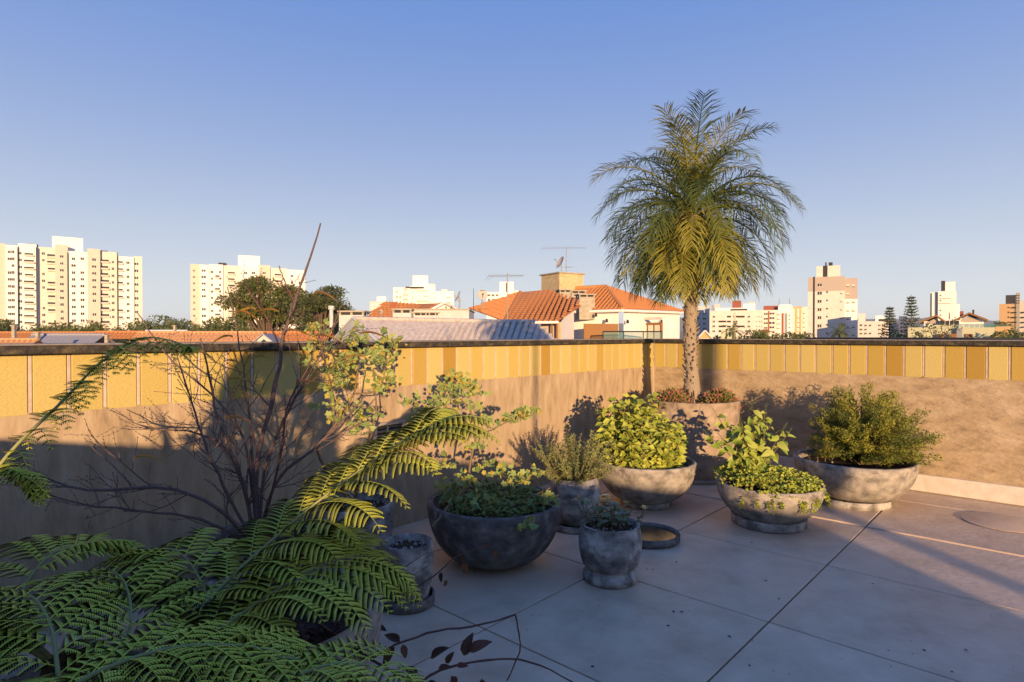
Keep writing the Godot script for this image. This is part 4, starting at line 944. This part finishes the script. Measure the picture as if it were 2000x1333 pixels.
func pots_and_plants():
	var s: SurfaceTool
	var p: Vector3
	# ---- palm in its cylinder planter ----
	p = W(1351, 655, 6.42); p.y = 0
	saucer(p, .44, .05, M.pot_tan, "wide low cement saucer under the tall palm planter")
	var h := .80
	pot("palm_planter", "tall tan cylindrical cement planter holding the palm", p + Vector3(0, .022, 0), [Vector2(0, 0), Vector2(.40, 0), Vector2(.42, .02), Vector2(.455, .25), Vector2(.475, .55), Vector2(.485, h - .03), Vector2(.485, h), Vector2(.475, h + .006), Vector2(.44, h), Vector2(.435, h - .05), Vector2(.43, h - .12)], M.pot_tan, .432, h - .06, .004)
	var pt := p + Vector3(-.02, h - .06, 0)
	var palm := thing("palm_tree", "feathery palm with rough pale trunk rising from the tall cylindrical planter", "palm", pt)
	s = new_st()
	var tp := []; var trd := []
	for i in 16: tp.append(Vector3(.012 * sin(i * .6), -.02 + i * .137, .01 * sin(i * .9))); trd.append([.14, .10, .08][mini(i, 2)] if i < 3 else (.068 if i < 10 else .075))
	tube(s, tp, trd, 18); done(s, "trunk", M.palm_bark, palm)
	s = new_st()
	for k in 190:
		var y := .22 + k * .0064 + rnd(-.02, .02); var a := k * 2.39996 + rnd(-.5, .5); var d := Vector3(cos(a), 0, sin(a))
		tube(s, [Vector3(0, y, 0) + d * .056, Vector3(0, y + .012, 0) + d * rnd(.068, .078), Vector3(0, y + rnd(.01, .045), 0) + d * rnd(.076, .096)], [.014, rnd(.008, .013), .003], 4)
	stuff(done(s, "leaf_bases", M.palm_bark, palm))
	s = new_st()
	for k in 260:
		var a := rnd(0, TAU); var d := Vector3(cos(a), 0, sin(a)); var y := rnd(-.01, .2)
		tube(s, [d * rnd(.06, .10) + Vector3(0, y, 0), d * rnd(.12, .17) + Vector3(0, y * .5 - .02, 0)], [.006, .003], 3)
	for k in 330:
		var a := rnd(0, TAU); var d := Vector3(cos(a), 0, sin(a)); var y := rnd(1.32, 1.95)
		tube(s, [d * .07 + Vector3(0, y, 0), d * rnd(.10, .17) + Vector3(0, y + rnd(-.16, .06), 0)], [.008, .003], 3)
	stuff(done(s, "fibre", M.fibre, palm))
	var nf := 84
	for k in nf:
		var t := float(k) / nf
		var el := lerpf(1.30, -.50, pow(t, .84)) + rnd(-.18, .18)
		palm_frond(palm, Vector3(0, lerpf(2.12, 1.84, t), 0), k * 2.39996 + rnd(-.15, .15), el, (lerpf(1.14, .79, t) + .17 * sin(PI * t)) * rnd(.88, 1.1), .34, 46, M.palm[rng.randi() % 3], lerpf(1.25, 1.35, t), .0105)
	s = new_st()
	for k in 26:
		var a := k * 2.4; var d := Vector3(cos(a), rnd(-.1, .5), sin(a)).normalized(); var q := Vector3(0, rnd(1.75, 2.0), 0)
		for j in 14: twig(s, q + d * rnd(.12, .32), d + rdir() * .5, .08, .0025, 0, [])
	stuff(done(s, "flower_stalks", M.dry[0], palm))
	# reddish ground cover in the planter
	for q in [[-.24, .06, 90, "clump of reddish succulent ground cover at the palm's foot, on the bare wall side"], [.26, -.02, 130, "clump of pink and green ground cover at the palm's foot, beside the end wall"]]:
		var c: Vector3 = pt + R * q[0] - D * .12
		var g := thing("ground_cover", q[3], "plant", c)
		for mi in 3:
			s = new_st()
			for k in q[2] * 4:
				var d := rdir(); d.y = absf(d.y)
				add_leaf(s, Vector3(d.x * .24, .0 + d.y * .19, d.z * .18) * rnd(.5, 1.05), look(d + rdir() * .6, Vector3.UP * .4 + SUN), .036, .02)
			stuff(done(s, "foliage", M.pink[mi], g))
		s = new_st()
		for k in 10: tube(s, [Vector3(rnd(-.12, .12), -.02, rnd(-.1, .1)), Vector3(rnd(-.14, .14), .1, rnd(-.1, .1))], [.004, .003], 4)
		done(s, "stems", M.stem, g)
	# ---- bowl with mint ----
	p = W(1262, 655, 5.36); p.y = 0
	saucer(p, .22, .06, M.pot, "grey cement saucer under the bowl of mint")
	pot("bowl_planter", "pale cement bowl filled with bright mint", p + Vector3(0, .022, 0), bowl_prof(.436, .37, .12, .035), M.pot_pale, .40, .32)
	var pl := thing("mint_plant", "dense bright green mint growing in the pale bowl before the palm planter", "plant", p + Vector3(0, .34, 0))
	var ms := []
	for i in 3: ms.append(leaf_mesh(.075, .055, M.mint[i], .25, .3)); ms.append(leaf_mesh(.058, .042, M.mint[i], .15, .25))
	s = new_st(); var hidden := [new_st(), new_st(), new_st()]
	for k in 210:
		var a := rnd(0, TAU); var q := sqrt(rng.randf()) * .34
		var b := Vector3(q * cos(a), 0, q * sin(a)) - R * .05; var tall := rnd(.28, .56) * (1.0 - .3 * pow(q / .33, 2)) * (1.15 if b.dot(R) < .05 else .85)
		var tp2 := b * 1.12 + Vector3(rnd(-.05, .05), tall, rnd(-.05, .05))
		tube(s, [b, (b + tp2) * .5 + rdir() * .01, tp2], [.0028, .0024, .0015], 4)
		for j in 7:
			var f := .12 + .88 * j / 6.0
			for e in [0, 1]:
				var ang: float = j * 1.57 + e * PI + a; var d := Vector3(cos(ang), rnd(-.5, .35), sin(ang)).normalized(); var fu: Vector3 = Vector3.UP * .55 + SUN * .7 + rdir() * .6
				var at: Vector3 = b.lerp(tp2, f)
				if k < 22 and e == 0 or k < 10: inst(ms[rng.randi() % 6], "leaf", Transform3D(look(d, fu).scaled_local(Vector3.ONE * rnd(.7, 1.25)), at), pl)
				else: add_leaf(hidden[rng.randi() % 3], at, look(d, fu), rnd(.05, .085), rnd(.036, .055))
	done(s, "stems", M.stem, pl)
	for i in 3: stuff(done(hidden[i], "foliage", M.mint[i], pl))
	# ---- bowl with basil and creeping mint ----
	p = W(1503, 655, 4.8); p.y = 0
	saucer(p, .28, .075, M.pot, "round grey cement saucer under the basil bowl")
	pot("bowl_planter", "weathered cement bowl with basil and a mat of small round leaves", p + Vector3(0, .022, 0), bowl_prof(.402, .31, .11, .03), M.pot_pale, .37, .262)
	pl = thing("creeping_plant", "mat of small round bright leaves covering the basil bowl", "plant", p + Vector3(0, .285, 0))
	hidden = [new_st(), new_st(), new_st()]; s = new_st()
	for k in 620:
		var a := rnd(0, TAU); var q := sqrt(rng.randf()) * .40
		var b := Vector3(q * cos(a), 0, q * sin(a))
		var hh := rnd(.04, .16) * (1.25 - q / .5) - (.06 * rng.randf() if q > .37 else 0.0) + (.07 if b.dot(R) < -.15 else 0.0)
		var c := b + Vector3(0, hh, 0)
		if k % 6 == 0: tube(s, [b * .9 + Vector3(0, -.02, 0), c], [.002, .0015], 3)
		for j in 6: var d := Vector3(cos(j * 1.05 + k), rnd(.0, .6), sin(j * 1.05 + k)); add_leaf(hidden[rng.randi() % 3], c + d * .006, look(d, Vector3.UP * .5 + SUN * .6 + rdir() * .5), rnd(.022, .036), rnd(.019, .028), .1)
	for k in 14:      # trailing strands over the rim
		var a := atan2(-D.z, -D.x) + rnd(-1.5, 1.3); var d := Vector3(cos(a), 0, sin(a)); var q := d * .405
		for j in 9: q += Vector3(d.x * .002, -.014 * rnd(.3, 1), d.z * .002) * (1 if k % 2 else .6); for e in 3: add_leaf(hidden[0], q + rdir() * .01, look(d + rdir(), Vector3.UP), .022, .018)
	done(s, "stems", M.stem, pl)
	for i in 3: stuff(done(hidden[i], "foliage", M.mint[i], pl))
	pl = thing("basil_plant", "tall flowering basil rising from the mat of small leaves", "plant", p + Vector3(0, .27, 0) - R * .10 + D * .03)
	ms = []
	for i in 3: ms.append(leaf_mesh(.095, .052, M.basil[i], .35, .35, 5)); ms.append(leaf_mesh(.07, .04, M.basil[i], .45, .4, 5))
	s = new_st(); var fs := new_st()
	for k in 21:
		var off := Vector3.ZERO
		var tip := R * rnd(-.28, .2) + D * rnd(-.15, .15) + Vector3(0, rnd(.38, .66), 0)
		if k == 0: tip = R * -.36 + Vector3(0, .42, 0)
		if k == 2: tip = R * -.30 + Vector3(0, .58, 0)
		if k == 1: tip = R * .25 + Vector3(0, .42, 0)
		var c := curve([off, tip * Vector3(.35, .45, .35), tip], 10); var rr := []
		for i in 11: rr.append(lerpf(.006, .0025, i / 10.0))
		tube(s, c, rr, 5)
		for j in range(3, 11):
			for e in [0, 1]:
				var ang: float = j * 1.57 + e * PI + k; var d := Vector3(cos(ang), rnd(-.7, .2), sin(ang)).normalized()
				inst(ms[rng.randi() % 6], "leaf", Transform3D(look(d, Vector3.UP * .4 + SUN * .8 + rdir() * .5).scaled_local(Vector3.ONE * rnd(.6, 1.2)), c[j] + d * .01), pl)
		var td: Vector3 = (c[10] - c[8]).normalized()
		for j in 9:
			for e in 4: add_leaf(fs, c[10] + td * j * .009, look(Vector3(cos(e * 1.57 + j), .4, sin(e * 1.57 + j)), Vector3.UP), .013, .009)
	done(s, "stems", M.stem, pl); stuff(done(fs, "flower_spikes", M.basil[2], pl))
	# ---- bowl with rounded bush ----
	p = W(1668, 655, 5.43); p.y = 0
	saucer(p - R * .03, .335, .07, M.pot, "large grey saucer under the bowl of the rounded bush")
	pot("bowl_planter", "large weathered cement bowl holding the rounded needle-leaved bush", p + Vector3(0, .022, 0), bowl_prof(.49, .37, .14, .035), M.pot_pale, .45, .31)
	pl = thing("rounded_bush", "rounded golden green bush with fine needle leaves leaning over its bowl", "shrub", p + Vector3(0, .33, 0) + R * .08)
	s = new_st(); hidden = [new_st(), new_st(), new_st()]
	for k in 330:
		var d := Vector3(rnd(-1, 1), 0, rnd(-1, 1)); var b := R * d.x * .07 + D * d.z * .1
		var az := rnd(0, TAU); var up := rnd(.05, 1.0)
		var side := R * cos(az) + D * sin(az)
		var ext := (.56 if cos(az) > 0 else .42) * sqrt(1 - up * up * .8)
		var tip := b + side * ext * rnd(.65, 1.05) + Vector3(0, .05 + .64 * up * rnd(.75, 1.05), 0)
		var c := curve([b, b.lerp(tip, .5) + Vector3(0, .05, 0), tip], 8); var rr := []
		for i in 9: rr.append(lerpf(.005, .0015, i / 8.0))
		tube(s, c, rr, 4)
		var mi := rng.randi() % 3
		for i in range(3, 9):
			for j in 30:
				var q: Vector3 = c[i] + rdir() * .028
				var nd: Vector3 = (rdir() * .9 + (tip - b).normalized()).normalized()
				add_leaf(hidden[mi], q, look(nd, rdir()), rnd(.018, .032), rnd(.005, .009), .05)
	done(s, "stems", M.stem, pl)
	for i in 3: stuff(done(hidden[i], "foliage", M.bush[i], pl))
	# small sprigs beside the bush
	pl = thing("herb_sprigs", "three thin pale herb sprigs in the bowl beside the rounded bush", "plant", p + Vector3(0, .33, 0) - R * .27 + D * .1)
	s = new_st(); fs = new_st()
	for k in 3:
		var x := -.06 + k * .065; var tip := R * (x * 1.5 - .03) + Vector3(0, [.20, .24, .21][k], 0); var b := R * x
		tube(s, [b, tip], [.004, .002], 5)
		for j in 40: var f := rnd(.25, 1); add_leaf(fs, b.lerp(tip, f), look(rdir() + Vector3.UP * .7, rdir()), .022, .007)
	done(s, "stems", M.stem, pl); stuff(done(fs, "foliage", M.dry[1], pl))
	# ---- jar pot with grey sage ----
	p = W(1193, 655, 3.70); p.y = 0
	var jp := [Vector2(0, .002), Vector2(.155, 0), Vector2(.168, .012), Vector2(.166, .045), Vector2(.150, .068), Vector2(.143, .078), Vector2(.150, .09)]
	for i in 10: var t := i / 9.0; jp.append(Vector2(.150 + .046 * sin(PI * (.12 + .62 * t)) - .008 * t, .10 + .235 * t))
	jp.append_array([Vector2(.178, .345), Vector2(.170, .348), Vector2(.160, .342), Vector2(.155, .31)])
	pot("jar_pot", "small stained grey jar pot on a dark foot with silvery sage", p, jp, M.pot, .156, .315, .012)
	pl = thing("sage_plant", "low silvery green sage in the small stained jar pot", "plant", p + Vector3(0, .31, 0))
	ms = []
	for i in 3: ms.append(leaf_mesh(.07, .030, M.sage[i], .3, .3)); ms.append(lobed_mesh(.042, M.sage[i], 5, .2))
	s = new_st()
	for k in 26:
		var a := rnd(0, TAU); var q := sqrt(rng.randf()) * .12; var b := Vector3(q * cos(a), 0, q * sin(a)); var tip := b * 1.9 + Vector3(0, rnd(.05, .17), 0) + (Vector3(0, .05, 0) if b.dot(R) < 0 else Vector3.ZERO)
		tube(s, [b, tip], [.003, .002], 4)
		for j in 7:
			var d := Vector3(cos(j * 2.4 + k), rnd(-.1, .7), sin(j * 2.4 + k)).normalized()
			var kind := (rng.randi() % 3) * 2 + (1 if b.dot(R) > .02 else 0)
			inst(ms[kind], "leaf", Transform3D(look(d, Vector3.UP + rdir() * .3).scaled_local(Vector3.ONE * rnd(.6, 1.1)), b.lerp(tip, rnd(.3, 1))), pl)
	done(s, "stems", M.stem, pl)
	# ---- rosemary pot ----
	p = W(1122, 655, 4.72); p.y = 0
	saucer(p, .20, .05, M.pot, "grey saucer under the rosemary pot behind the jar pot")
	pot("round_pot", "dark round cement pot of rosemary behind the jar pot", p + Vector3(0, .022, 0), [Vector2(0, 0), Vector2(.12, 0), Vector2(.15, .04), Vector2(.19, .14), Vector2(.205, .24), Vector2(.19, .34), Vector2(.175, .37), Vector2(.165, .372), Vector2(.155, .36), Vector2(.15, .32)], M.pot, .152, .33, .01)
	pl = thing("rosemary_plant", "upright pale green rosemary standing between the big bowl and the mint bowl", "plant", p + Vector3(0, .34, 0))
	s = new_st(); fs = new_st(); var f2 := new_st()
	for k in 120:
		var a := rnd(0, TAU); var q := sqrt(rng.randf()); var b := Vector3(cos(a), 0, sin(a)) * q * .12
		var tip := b * 2.7 + Vector3(0, rnd(.14, .46) * (1.1 - .4 * q), 0) + rdir() * .07
		tube(s, [b, b.lerp(tip, .5) + rdir() * .01, tip], [.0035, .0028, .0015], 4)
		for j in 85:
			var f := rnd(.12, 1.0); var d := (rdir() + Vector3.UP * .5).normalized()
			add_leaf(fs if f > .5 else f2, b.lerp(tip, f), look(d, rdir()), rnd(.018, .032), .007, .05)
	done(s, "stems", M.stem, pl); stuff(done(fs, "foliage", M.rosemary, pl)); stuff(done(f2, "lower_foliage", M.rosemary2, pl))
	# ---- dark saucer with water ----
	p = W(1268, 655, 4.42); p.y = 0
	s = new_st(); lathe(s, [Vector2(0, 0), Vector2(.205, 0), Vector2(.222, .012), Vector2(.226, .05), Vector2(.220, .058), Vector2(.205, .058), Vector2(.195, .045), Vector2(.19, .02), Vector2(0, .018)], 48, .006, 1.0)
	var ws := thing("water_saucer", "dark round saucer full of brown water lying on the floor beside the jar pot", "saucer", p); done(s, "dish", M.pot_dark, ws)
	s = new_st(); lathe(s, [Vector2(0.196, .040), Vector2(0, .0405)], 40); done(s, "water", M.water, ws)
	# ---- big bowl with trailing geranium ----
	p = W(965, 655, 4.0); p.y = 0
	pot("bowl_planter", "very large dark cement bowl with trailing leafy stems", p, bowl_prof(.445, .41, .15, .04), M.pot_dark, .395, .36, .014)
	pl = thing("trailing_geranium", "leafy plant with a tall bent stem growing in the very large dark bowl", "plant", p + Vector3(0, .36, 0))
	var tips := []
	ms = []
	for i in 4: ms.append(lobed_mesh(.050, M.geran[i], 5, .28)); ms.append(lobed_mesh(.038, M.geran[i], 3, .35))
	branch(pl, [p + Vector3(0, .34, 0) - R * .05, W(918, 930, 4.05), W(930, 850, 4.1), W(922, 810, 4.1), W(900, 780, 4.15)], .012, .006, M.stem, tips, 0, .2, "stem")
	branch(pl, [W(925, 850, 4.1), W(955, 843, 4.0), W(990, 825, 3.95), W(1035, 812, 3.95)], .007, .004, M.stem, tips, 0, .2, "stem")
	branch(pl, [W(918, 950, 4.05), W(880, 985, 3.8), W(845, 1030, 3.6)], .012, .009, M.stem, tips, 0, .2, "stem")
	branch(pl, [W(985, 1000, 3.8), W(1030, 975, 3.7), W(1075, 955, 3.7)], .006, .004, M.stem, tips, 0, .2, "stem")
	for q in [[905, 765, 4.15, 16, .10], [880, 790, 4.15, 16, .10], [850, 800, 4.2, 14, .09], [930, 775, 4.1, 10, .07], [875, 830, 4.15, 12, .09], [905, 850, 4.1, 12, .09], [835, 840, 4.2, 12, .09], [950, 830, 4.05, 8, .05], [990, 828, 3.95, 9, .05], [1015, 820, 3.95, 10, .06], [1032, 812, 3.95, 10, .06], [930, 880, 4.05, 6, .05], [945, 985, 3.75, 12, .08], [920, 950, 3.95, 12, .09], [985, 935, 4.0, 14, .09], [1010, 950, 3.95, 12, .08], [1040, 935, 4.05, 10, .08], [880, 960, 4.0, 12, .09], [1075, 985, 3.66, 10, .05], [1030, 1035, 3.55, 10, .045], [960, 920, 4.1, 10, .08], [865, 920, 4.2, 10, .09], [800, 792, 4.2, 9, .08], [825, 820, 4.2, 9, .08], [862, 768, 4.2, 10, .08], [892, 745, 4.2, 10, .08], [930, 805, 4.15, 8, .07], [848, 865, 4.15, 8, .08]]:
		lobed_cluster(pl, W(q[0], q[1], q[2]) - pl.position, ms, q[3], q[4])
	s = new_st()
	for k in 1500:
		var a := rnd(0, TAU); var q := sqrt(rng.randf()) * .37; var d := rdir(); d.y = absf(d.y)
		add_leaf(s, Vector3(q * cos(a), rnd(.0, .10), q * sin(a)), look(d, Vector3.UP), .035, .025)
	stuff(done(s, "undergrowth", M.geran[2], pl))
	# ---- second geranium at the wall, in a pot behind the fern ----
	p = W(690, 655, 3.9); p.y = 0
	pot("tall_pot", "grey cement pot of the lobed-leaf shrub, hidden behind the fern", p, bowl_prof(.26, .42, .17, .03), M.pot, .23, .37)
	pl = thing("lobed_shrub", "leggy shrub with bright lobed leaves reaching above the coping", "shrub", p + Vector3(0, .36, 0))
	tips = []
	branch(pl, [p + Vector3(0, .35, 0), W(700, 930, 3.8), W(722, 850, 3.7), W(735, 800, 3.7), W(728, 720, 3.7)], .013, .005, M.stem, tips, 0, .2, "stem")
	branch(pl, [p + Vector3(.03, .35, 0), W(620, 890, 3.75), W(655, 830, 3.7), W(690, 770, 3.7), W(700, 710, 3.7)], .012, .005, M.stem, tips, 0, .2, "stem")
	branch(pl, [W(655, 830, 3.7), W(650, 770, 3.65), W(632, 700, 3.6), W(620, 650, 3.6)], .008, .004, M.stem, tips, 0, .2, "stem")
	branch(pl, [W(690, 770, 3.7), W(740, 760, 3.7), W(755, 700, 3.7)], .007, .004, M.stem, tips, 0, .2, "stem")
	for q in [[620, 655, 3.6, 14, .08], [622, 690, 3.6, 12, .08], [690, 668, 3.7, 15, .09], [705, 700, 3.7, 15, .09], [680, 720, 3.7, 12, .08], [760, 680, 3.7, 15, .09], [748, 715, 3.7, 15, .09], [752, 750, 3.7, 14, .08], [742, 772, 3.7, 10, .07], [660, 735, 3.65, 11, .08], [650, 760, 3.65, 10, .08], [600, 720, 3.55, 8, .07], [672, 810, 3.65, 10, .09], [710, 820, 3.65, 12, .09], [640, 800, 3.6, 8, .08], [700, 850, 3.6, 8, .08], [652, 830, 3.6, 5, .05]]:
		lobed_cluster(pl, W(q[0], q[1], q[2]) - pl.position, ms, q[3], q[4])
	# ---- small pot below the fern ----
	p = W(795, 655, 3.36); p.y = 0
	saucer(p, .15, .06, M.pot_dark, "dark saucer under the small grey pot beneath the fern frond")
	pot("small_pot", "small grey weathered pot half covered by the fern frond", p + Vector3(0, .022, 0), [Vector2(0, 0), Vector2(.10, 0), Vector2(.115, .02), Vector2(.135, .12), Vector2(.143, .24), Vector2(.14, .325), Vector2(.132, .33), Vector2(.122, .32), Vector2(.118, .28)], M.pot, .12, .29, .01)
	# ---- fern bowl, fern pot ----
	p = W(520, 655, 2.34); p.y = 0
	pot("bowl_planter", "white rimmed cement bowl under the fern fronds", p, bowl_prof(.44, .44, .2, .045), M.pot_pale, .395, .37, .012)
	var lw := thing("dry_litter", "dark reddish dry leaves lying in the white rimmed bowl", "leaves", p + Vector3(0, .39, 0)); stuff(lw)
	s = new_st()
	for k in 260: var a := rnd(0, TAU); var q := sqrt(rng.randf()) * .36; add_leaf(s, Vector3(q * cos(a), rnd(-.01, .03), q * sin(a)), look(rdir() * Vector3(1, .3, 1), Vector3.UP), rnd(.04, .08), rnd(.02, .035))
	stuff(done(s, "leaves", M.wine[2], lw))
	p = W(120, 655, 1.75); p.y = 0
	pot("fern_pot", "cement pot of the tree fern, below the frame edge", p, bowl_prof(.36, .42, .2, .04), M.pot_pale, .32, .36)
	var fern := thing("tree_fern", "large bright tree fern with arching feathery fronds filling the near corner", "fern", p + Vector3(0, .36, 0))
	s = new_st(); tube(s, [Vector3(0, -.02, 0), Vector3(0, .10, 0), Vector3(0, .2, 0)], [.09, .08, .05], 10); done(s, "crown_stub", M.fibre, fern)
	var c0 := p + Vector3(0, .52, 0)
	var A: Array = M.fern; var Bm: Array = M.fern; var C: Array = M.fern
	fern_frond(fern, [c0, W(300, 1270, 1.85), W(470, 1110, 2.05), W(640, 965, 2.2), W(775, 872, 2.3), W(850, 828, 2.36), W(905, 835, 2.42)], .44, A, .85, 18, 0.0, .24)
	fern_frond(fern, [c0, W(290, 1330, 1.75), W(450, 1215, 1.85), W(590, 1125, 1.95), W(690, 1090, 2.05), W(760, 1110, 2.1)], .38, A, .9, 16, 0.1, .28)
	fern_frond(fern, [c0, W(330, 1330, 1.8), W(405, 1225, 1.9), W(385, 1130, 2.05), W(335, 1075, 2.15), W(275, 1090, 2.2)], .34, A, .8, 11, 0.0, .25)
	fern_frond(fern, [c0, W(190, 1330, 1.6), W(250, 1230, 1.75), W(240, 1140, 1.9), W(200, 1110, 2.0)], .30, A, .8, 9, 0.0, .25)
	fern_frond(fern, [c0, W(110, 1330, 1.55), W(95, 1230, 1.65), W(60, 1170, 1.75), W(0, 1150, 1.85)], .28, A, .8, 9, 0.0, .2)
	fern_frond(fern, [c0, W(30, 1200, 1.9), W(90, 1090, 2.1), W(180, 1065, 2.25), W(260, 1085, 2.35)], .28, C, .8, 11, 0.0, .3)
	fern_frond(fern, [c0, W(-120, 1090, 1.75), W(0, 905, 1.85), W(120, 785, 1.95), W(200, 705, 2.0), W(285, 660, 2.05), W(375, 678, 2.1)], .19, C, 1.5, 15, 0.0, .25)
	fern_frond(fern, [c0, W(-140, 1120, 1.7), W(-60, 960, 1.75), W(0, 928, 1.8), W(60, 955, 1.85)], .18, A, .8, 14, 0.0, .35)
	fern_frond(fern, [c0, W(130, 1390, 1.4), W(330, 1310, 1.42), W(520, 1285, 1.45), W(690, 1320, 1.5)], .24, Bm, .8, 12, 0.0, .2)
	fern_frond(fern, [c0, W(60, 1400, 1.35), W(180, 1320, 1.35), W(330, 1270, 1.4), W(470, 1265, 1.45), W(600, 1290, 1.5)], .22, Bm, .8, 11, 0.0, .2)
	fern_frond(fern, [c0, W(350, 1390, 1.4), W(520, 1345, 1.4), W(660, 1300, 1.42), W(800, 1320, 1.45)], .20, Bm, .8, 11, 0.0, .25)
	fern_frond(fern, [c0, W(0, 1340, 1.5), W(-60, 1270, 1.55), W(-120, 1230, 1.6)], .24, A, .5, 14, 0.0, .2)
	# ---- bare shrub ----
	p = W(500, 655, 3.15); p.y = 0
	pot("tall_pot", "grey cement pot of the bare shrub, hidden behind the fern", p, bowl_prof(.28, .45, .18, .03), M.pot_dark, .25, .40)
	var sh := thing("bare_shrub", "bare many-stemmed shrub with reddish twigs and a few curled yellow leaves", "shrub", p + Vector3(0, .40, 0))
	tips = []
	var b0 := p + Vector3(0, .38, 0)
	var Z := 3.15
	for q in [
		[[b0, W(500, 920, Z), W(540, 740, Z), W(552, 660, Z), W(588, 560, Z - .05), W(627, 437, Z - .1)], .019, .005, 6, .13],
		[[b0, W(470, 940, Z), W(425, 820, Z), W(405, 720, Z), W(392, 660, Z)], .013, .004, 10, .2],
		[[b0, W(440, 960, Z - .1), W(400, 870, Z - .2), W(372, 780, Z - .2), W(345, 690, Z - .2)], .012, .003, 9, .2],
		[[b0, W(520, 900, Z), W(575, 780, Z), W(625, 690, Z), W(670, 590, Z)], .013, .003, 10, .2],
		[[b0, W(540, 940, Z), W(610, 880, Z), W(690, 800, Z), W(715, 770, Z)], .012, .004, 7, .18],
		[[b0, W(430, 1000, Z - .2), W(330, 955, Z - .3), W(180, 960, Z - .4), W(60, 925, Z - .5), W(20, 898, Z - .5)], .015, .003, 8, .22],
		[[b0, W(400, 1020, Z - .2), W(280, 1000, Z - .3), W(150, 985, Z - .4), W(50, 952, Z - .4)], .011, .003, 6, .2],
		[[b0, W(455, 900, Z + .1), W(380, 845, Z + .1), W(290, 838, Z + .1), W(215, 800, Z)], .010, .0025, 8, .18],
		[[b0, W(480, 880, Z + .1), W(430, 790, Z + .1), W(330, 700, Z + .1), W(268, 610, Z + .1)], .010, .003, 7, .2],
		[[b0, W(490, 860, Z + .1), W(480, 760, Z + .1), W(470, 690, Z + .1), W(445, 560, Z + .1)], .010, .003, 7, .2],
		[[W(548, 690, Z), W(530, 640, Z), W(500, 590, Z), W(480, 560, Z)], .007, .003, 3, .14],
		[[W(575, 590, Z), W(560, 560, Z), W(545, 520, Z)], .006, .003, 2, .1],
		[[b0, W(545, 900, Z - .1), W(560, 800, Z - .1), W(600, 720, Z - .1), W(610, 690, Z - .1)], .009, .003, 6, .2]]:
		branch(sh, q[0], q[1], q[2], M.twig if q[1] > .0095 else M.twig_red, tips, q[3], q[4])
	var dm := []
	for i in 3: dm.append(leaf_mesh(.15, .034, M.dry[i], .75, .7, 7)); dm.append(leaf_mesh(.11, .028, M.dry[i], .95, .8, 7))
	for q in [[460, 612, 1], [500, 606, -1], [545, 610, -1], [612, 575, 1], [548, 650, 1], [475, 690, 1], [440, 745, 1], [435, 820, 1], [256, 898, 1], [700, 655, 1], [715, 700, -1], [375, 690, 1], [610, 660, 1], [520, 700, -1], [455, 660, -1]]:
		var at := W(q[0], q[1], Z) - sh.position
		inst(dm[rng.randi() % 6], "leaf", Transform3D(look(R * q[2] + Vector3.UP * .5 + D * rnd(-.3, .3), Vector3.UP - R * q[2] * .3), at), sh)
	# ---- dark red vine ----
	p = W(700, 1420, 2.0); p.y = 0
	var vine := thing("wine_red_vine", "dark wine red vine with jointed stems arching over the floor beside the fern", "plant", W(620, 655, 2.3) * Vector3(1, 0, 1) + Vector3(0, .40, 0))
	tips = []
	for q in [[[vine.position, W(700, 1290, 2.15), W(775, 1262, 2.15), W(850, 1236, 2.2), W(930, 1226, 2.25), W(1007, 1204, 2.3)], .006, .004], [[W(1007, 1204, 2.3), W(1013, 1240, 2.28), W(1015, 1275, 2.25), W(990, 1335, 2.2)], .004, .003], [[vine.position, W(790, 1330, 1.95), W(860, 1312, 1.95), W(950, 1293, 2.0), W(1015, 1292, 2.05), W(1075, 1312, 2.05), W(1130, 1345, 2.05)], .006, .003],
		[[W(760, 1180, 2.9), W(850, 1125, 2.95), W(890, 1090, 3.0), W(960, 1065, 3.05)], .005, .003], [[W(740, 1150, 2.9), W(790, 1110, 3.0), W(835, 1080, 3.05)], .003, .002], [[W(740, 1170, 2.9), W(800, 1130, 3.0), W(840, 1105, 3.05)], .003, .002]]:
		branch(vine, q[0], q[1], q[2], M.twig_red, tips, 0, .1, "stem")
	var wm := []
	for i in 3: wm.append(leaf_mesh(.085, .045, M.wine[i], .4, .3, 5)); wm.append(leaf_mesh(.06, .03, M.wine[i], .3, .3, 5))
	for q in [[855, 1310, 1.95, 1.0, .5], [840, 1290, 1.95, .8, 1.0], [870, 1300, 1.95, .5, .9], [815, 1318, 1.95, -.6, .3], [890, 1305, 1.95, 1.0, .1], [905, 1285, 1.97, .3, 1.2], [915, 1278, 1.97, .8, .6], [880, 1325, 1.93, .3, -.8], [850, 1335, 1.93, -.5, -.3], [940, 1330, 1.95, .1, -.6], [780, 1258, 2.15, -.8, .5], [785, 1262, 2.15, .2, -.6], [770, 1268, 2.15, -.4, -.4],
		[870, 1135, 2.95, -.1, -2.2], [862, 1120, 2.95, -.3, -1.6], [905, 1085, 3.0, -.2, -1.6], [940, 1072, 3.05, .6, .3], [965, 1075, 3.05, .5, -1.4], [985, 1060, 3.05, 1.0, -.5], [925, 1075, 3.05, -.6, .6], [905, 1100, 3.0, .4, -1.5], [720, 1210, 2.4, .3, .5], [700, 1220, 2.4, -.4, .3], [735, 1225, 2.4, .6, -.2]]:
		inst(wm[rng.randi() % 6], "leaf", Transform3D(look(R * q[3] + Vector3.UP * q[4] - D * rnd(-.2, .3), Vector3.UP - D * .5 + rdir() * .3).scaled_local(Vector3.ONE * rnd(.65, .95)), W(q[0], q[1], q[2]) - vine.position), vine)
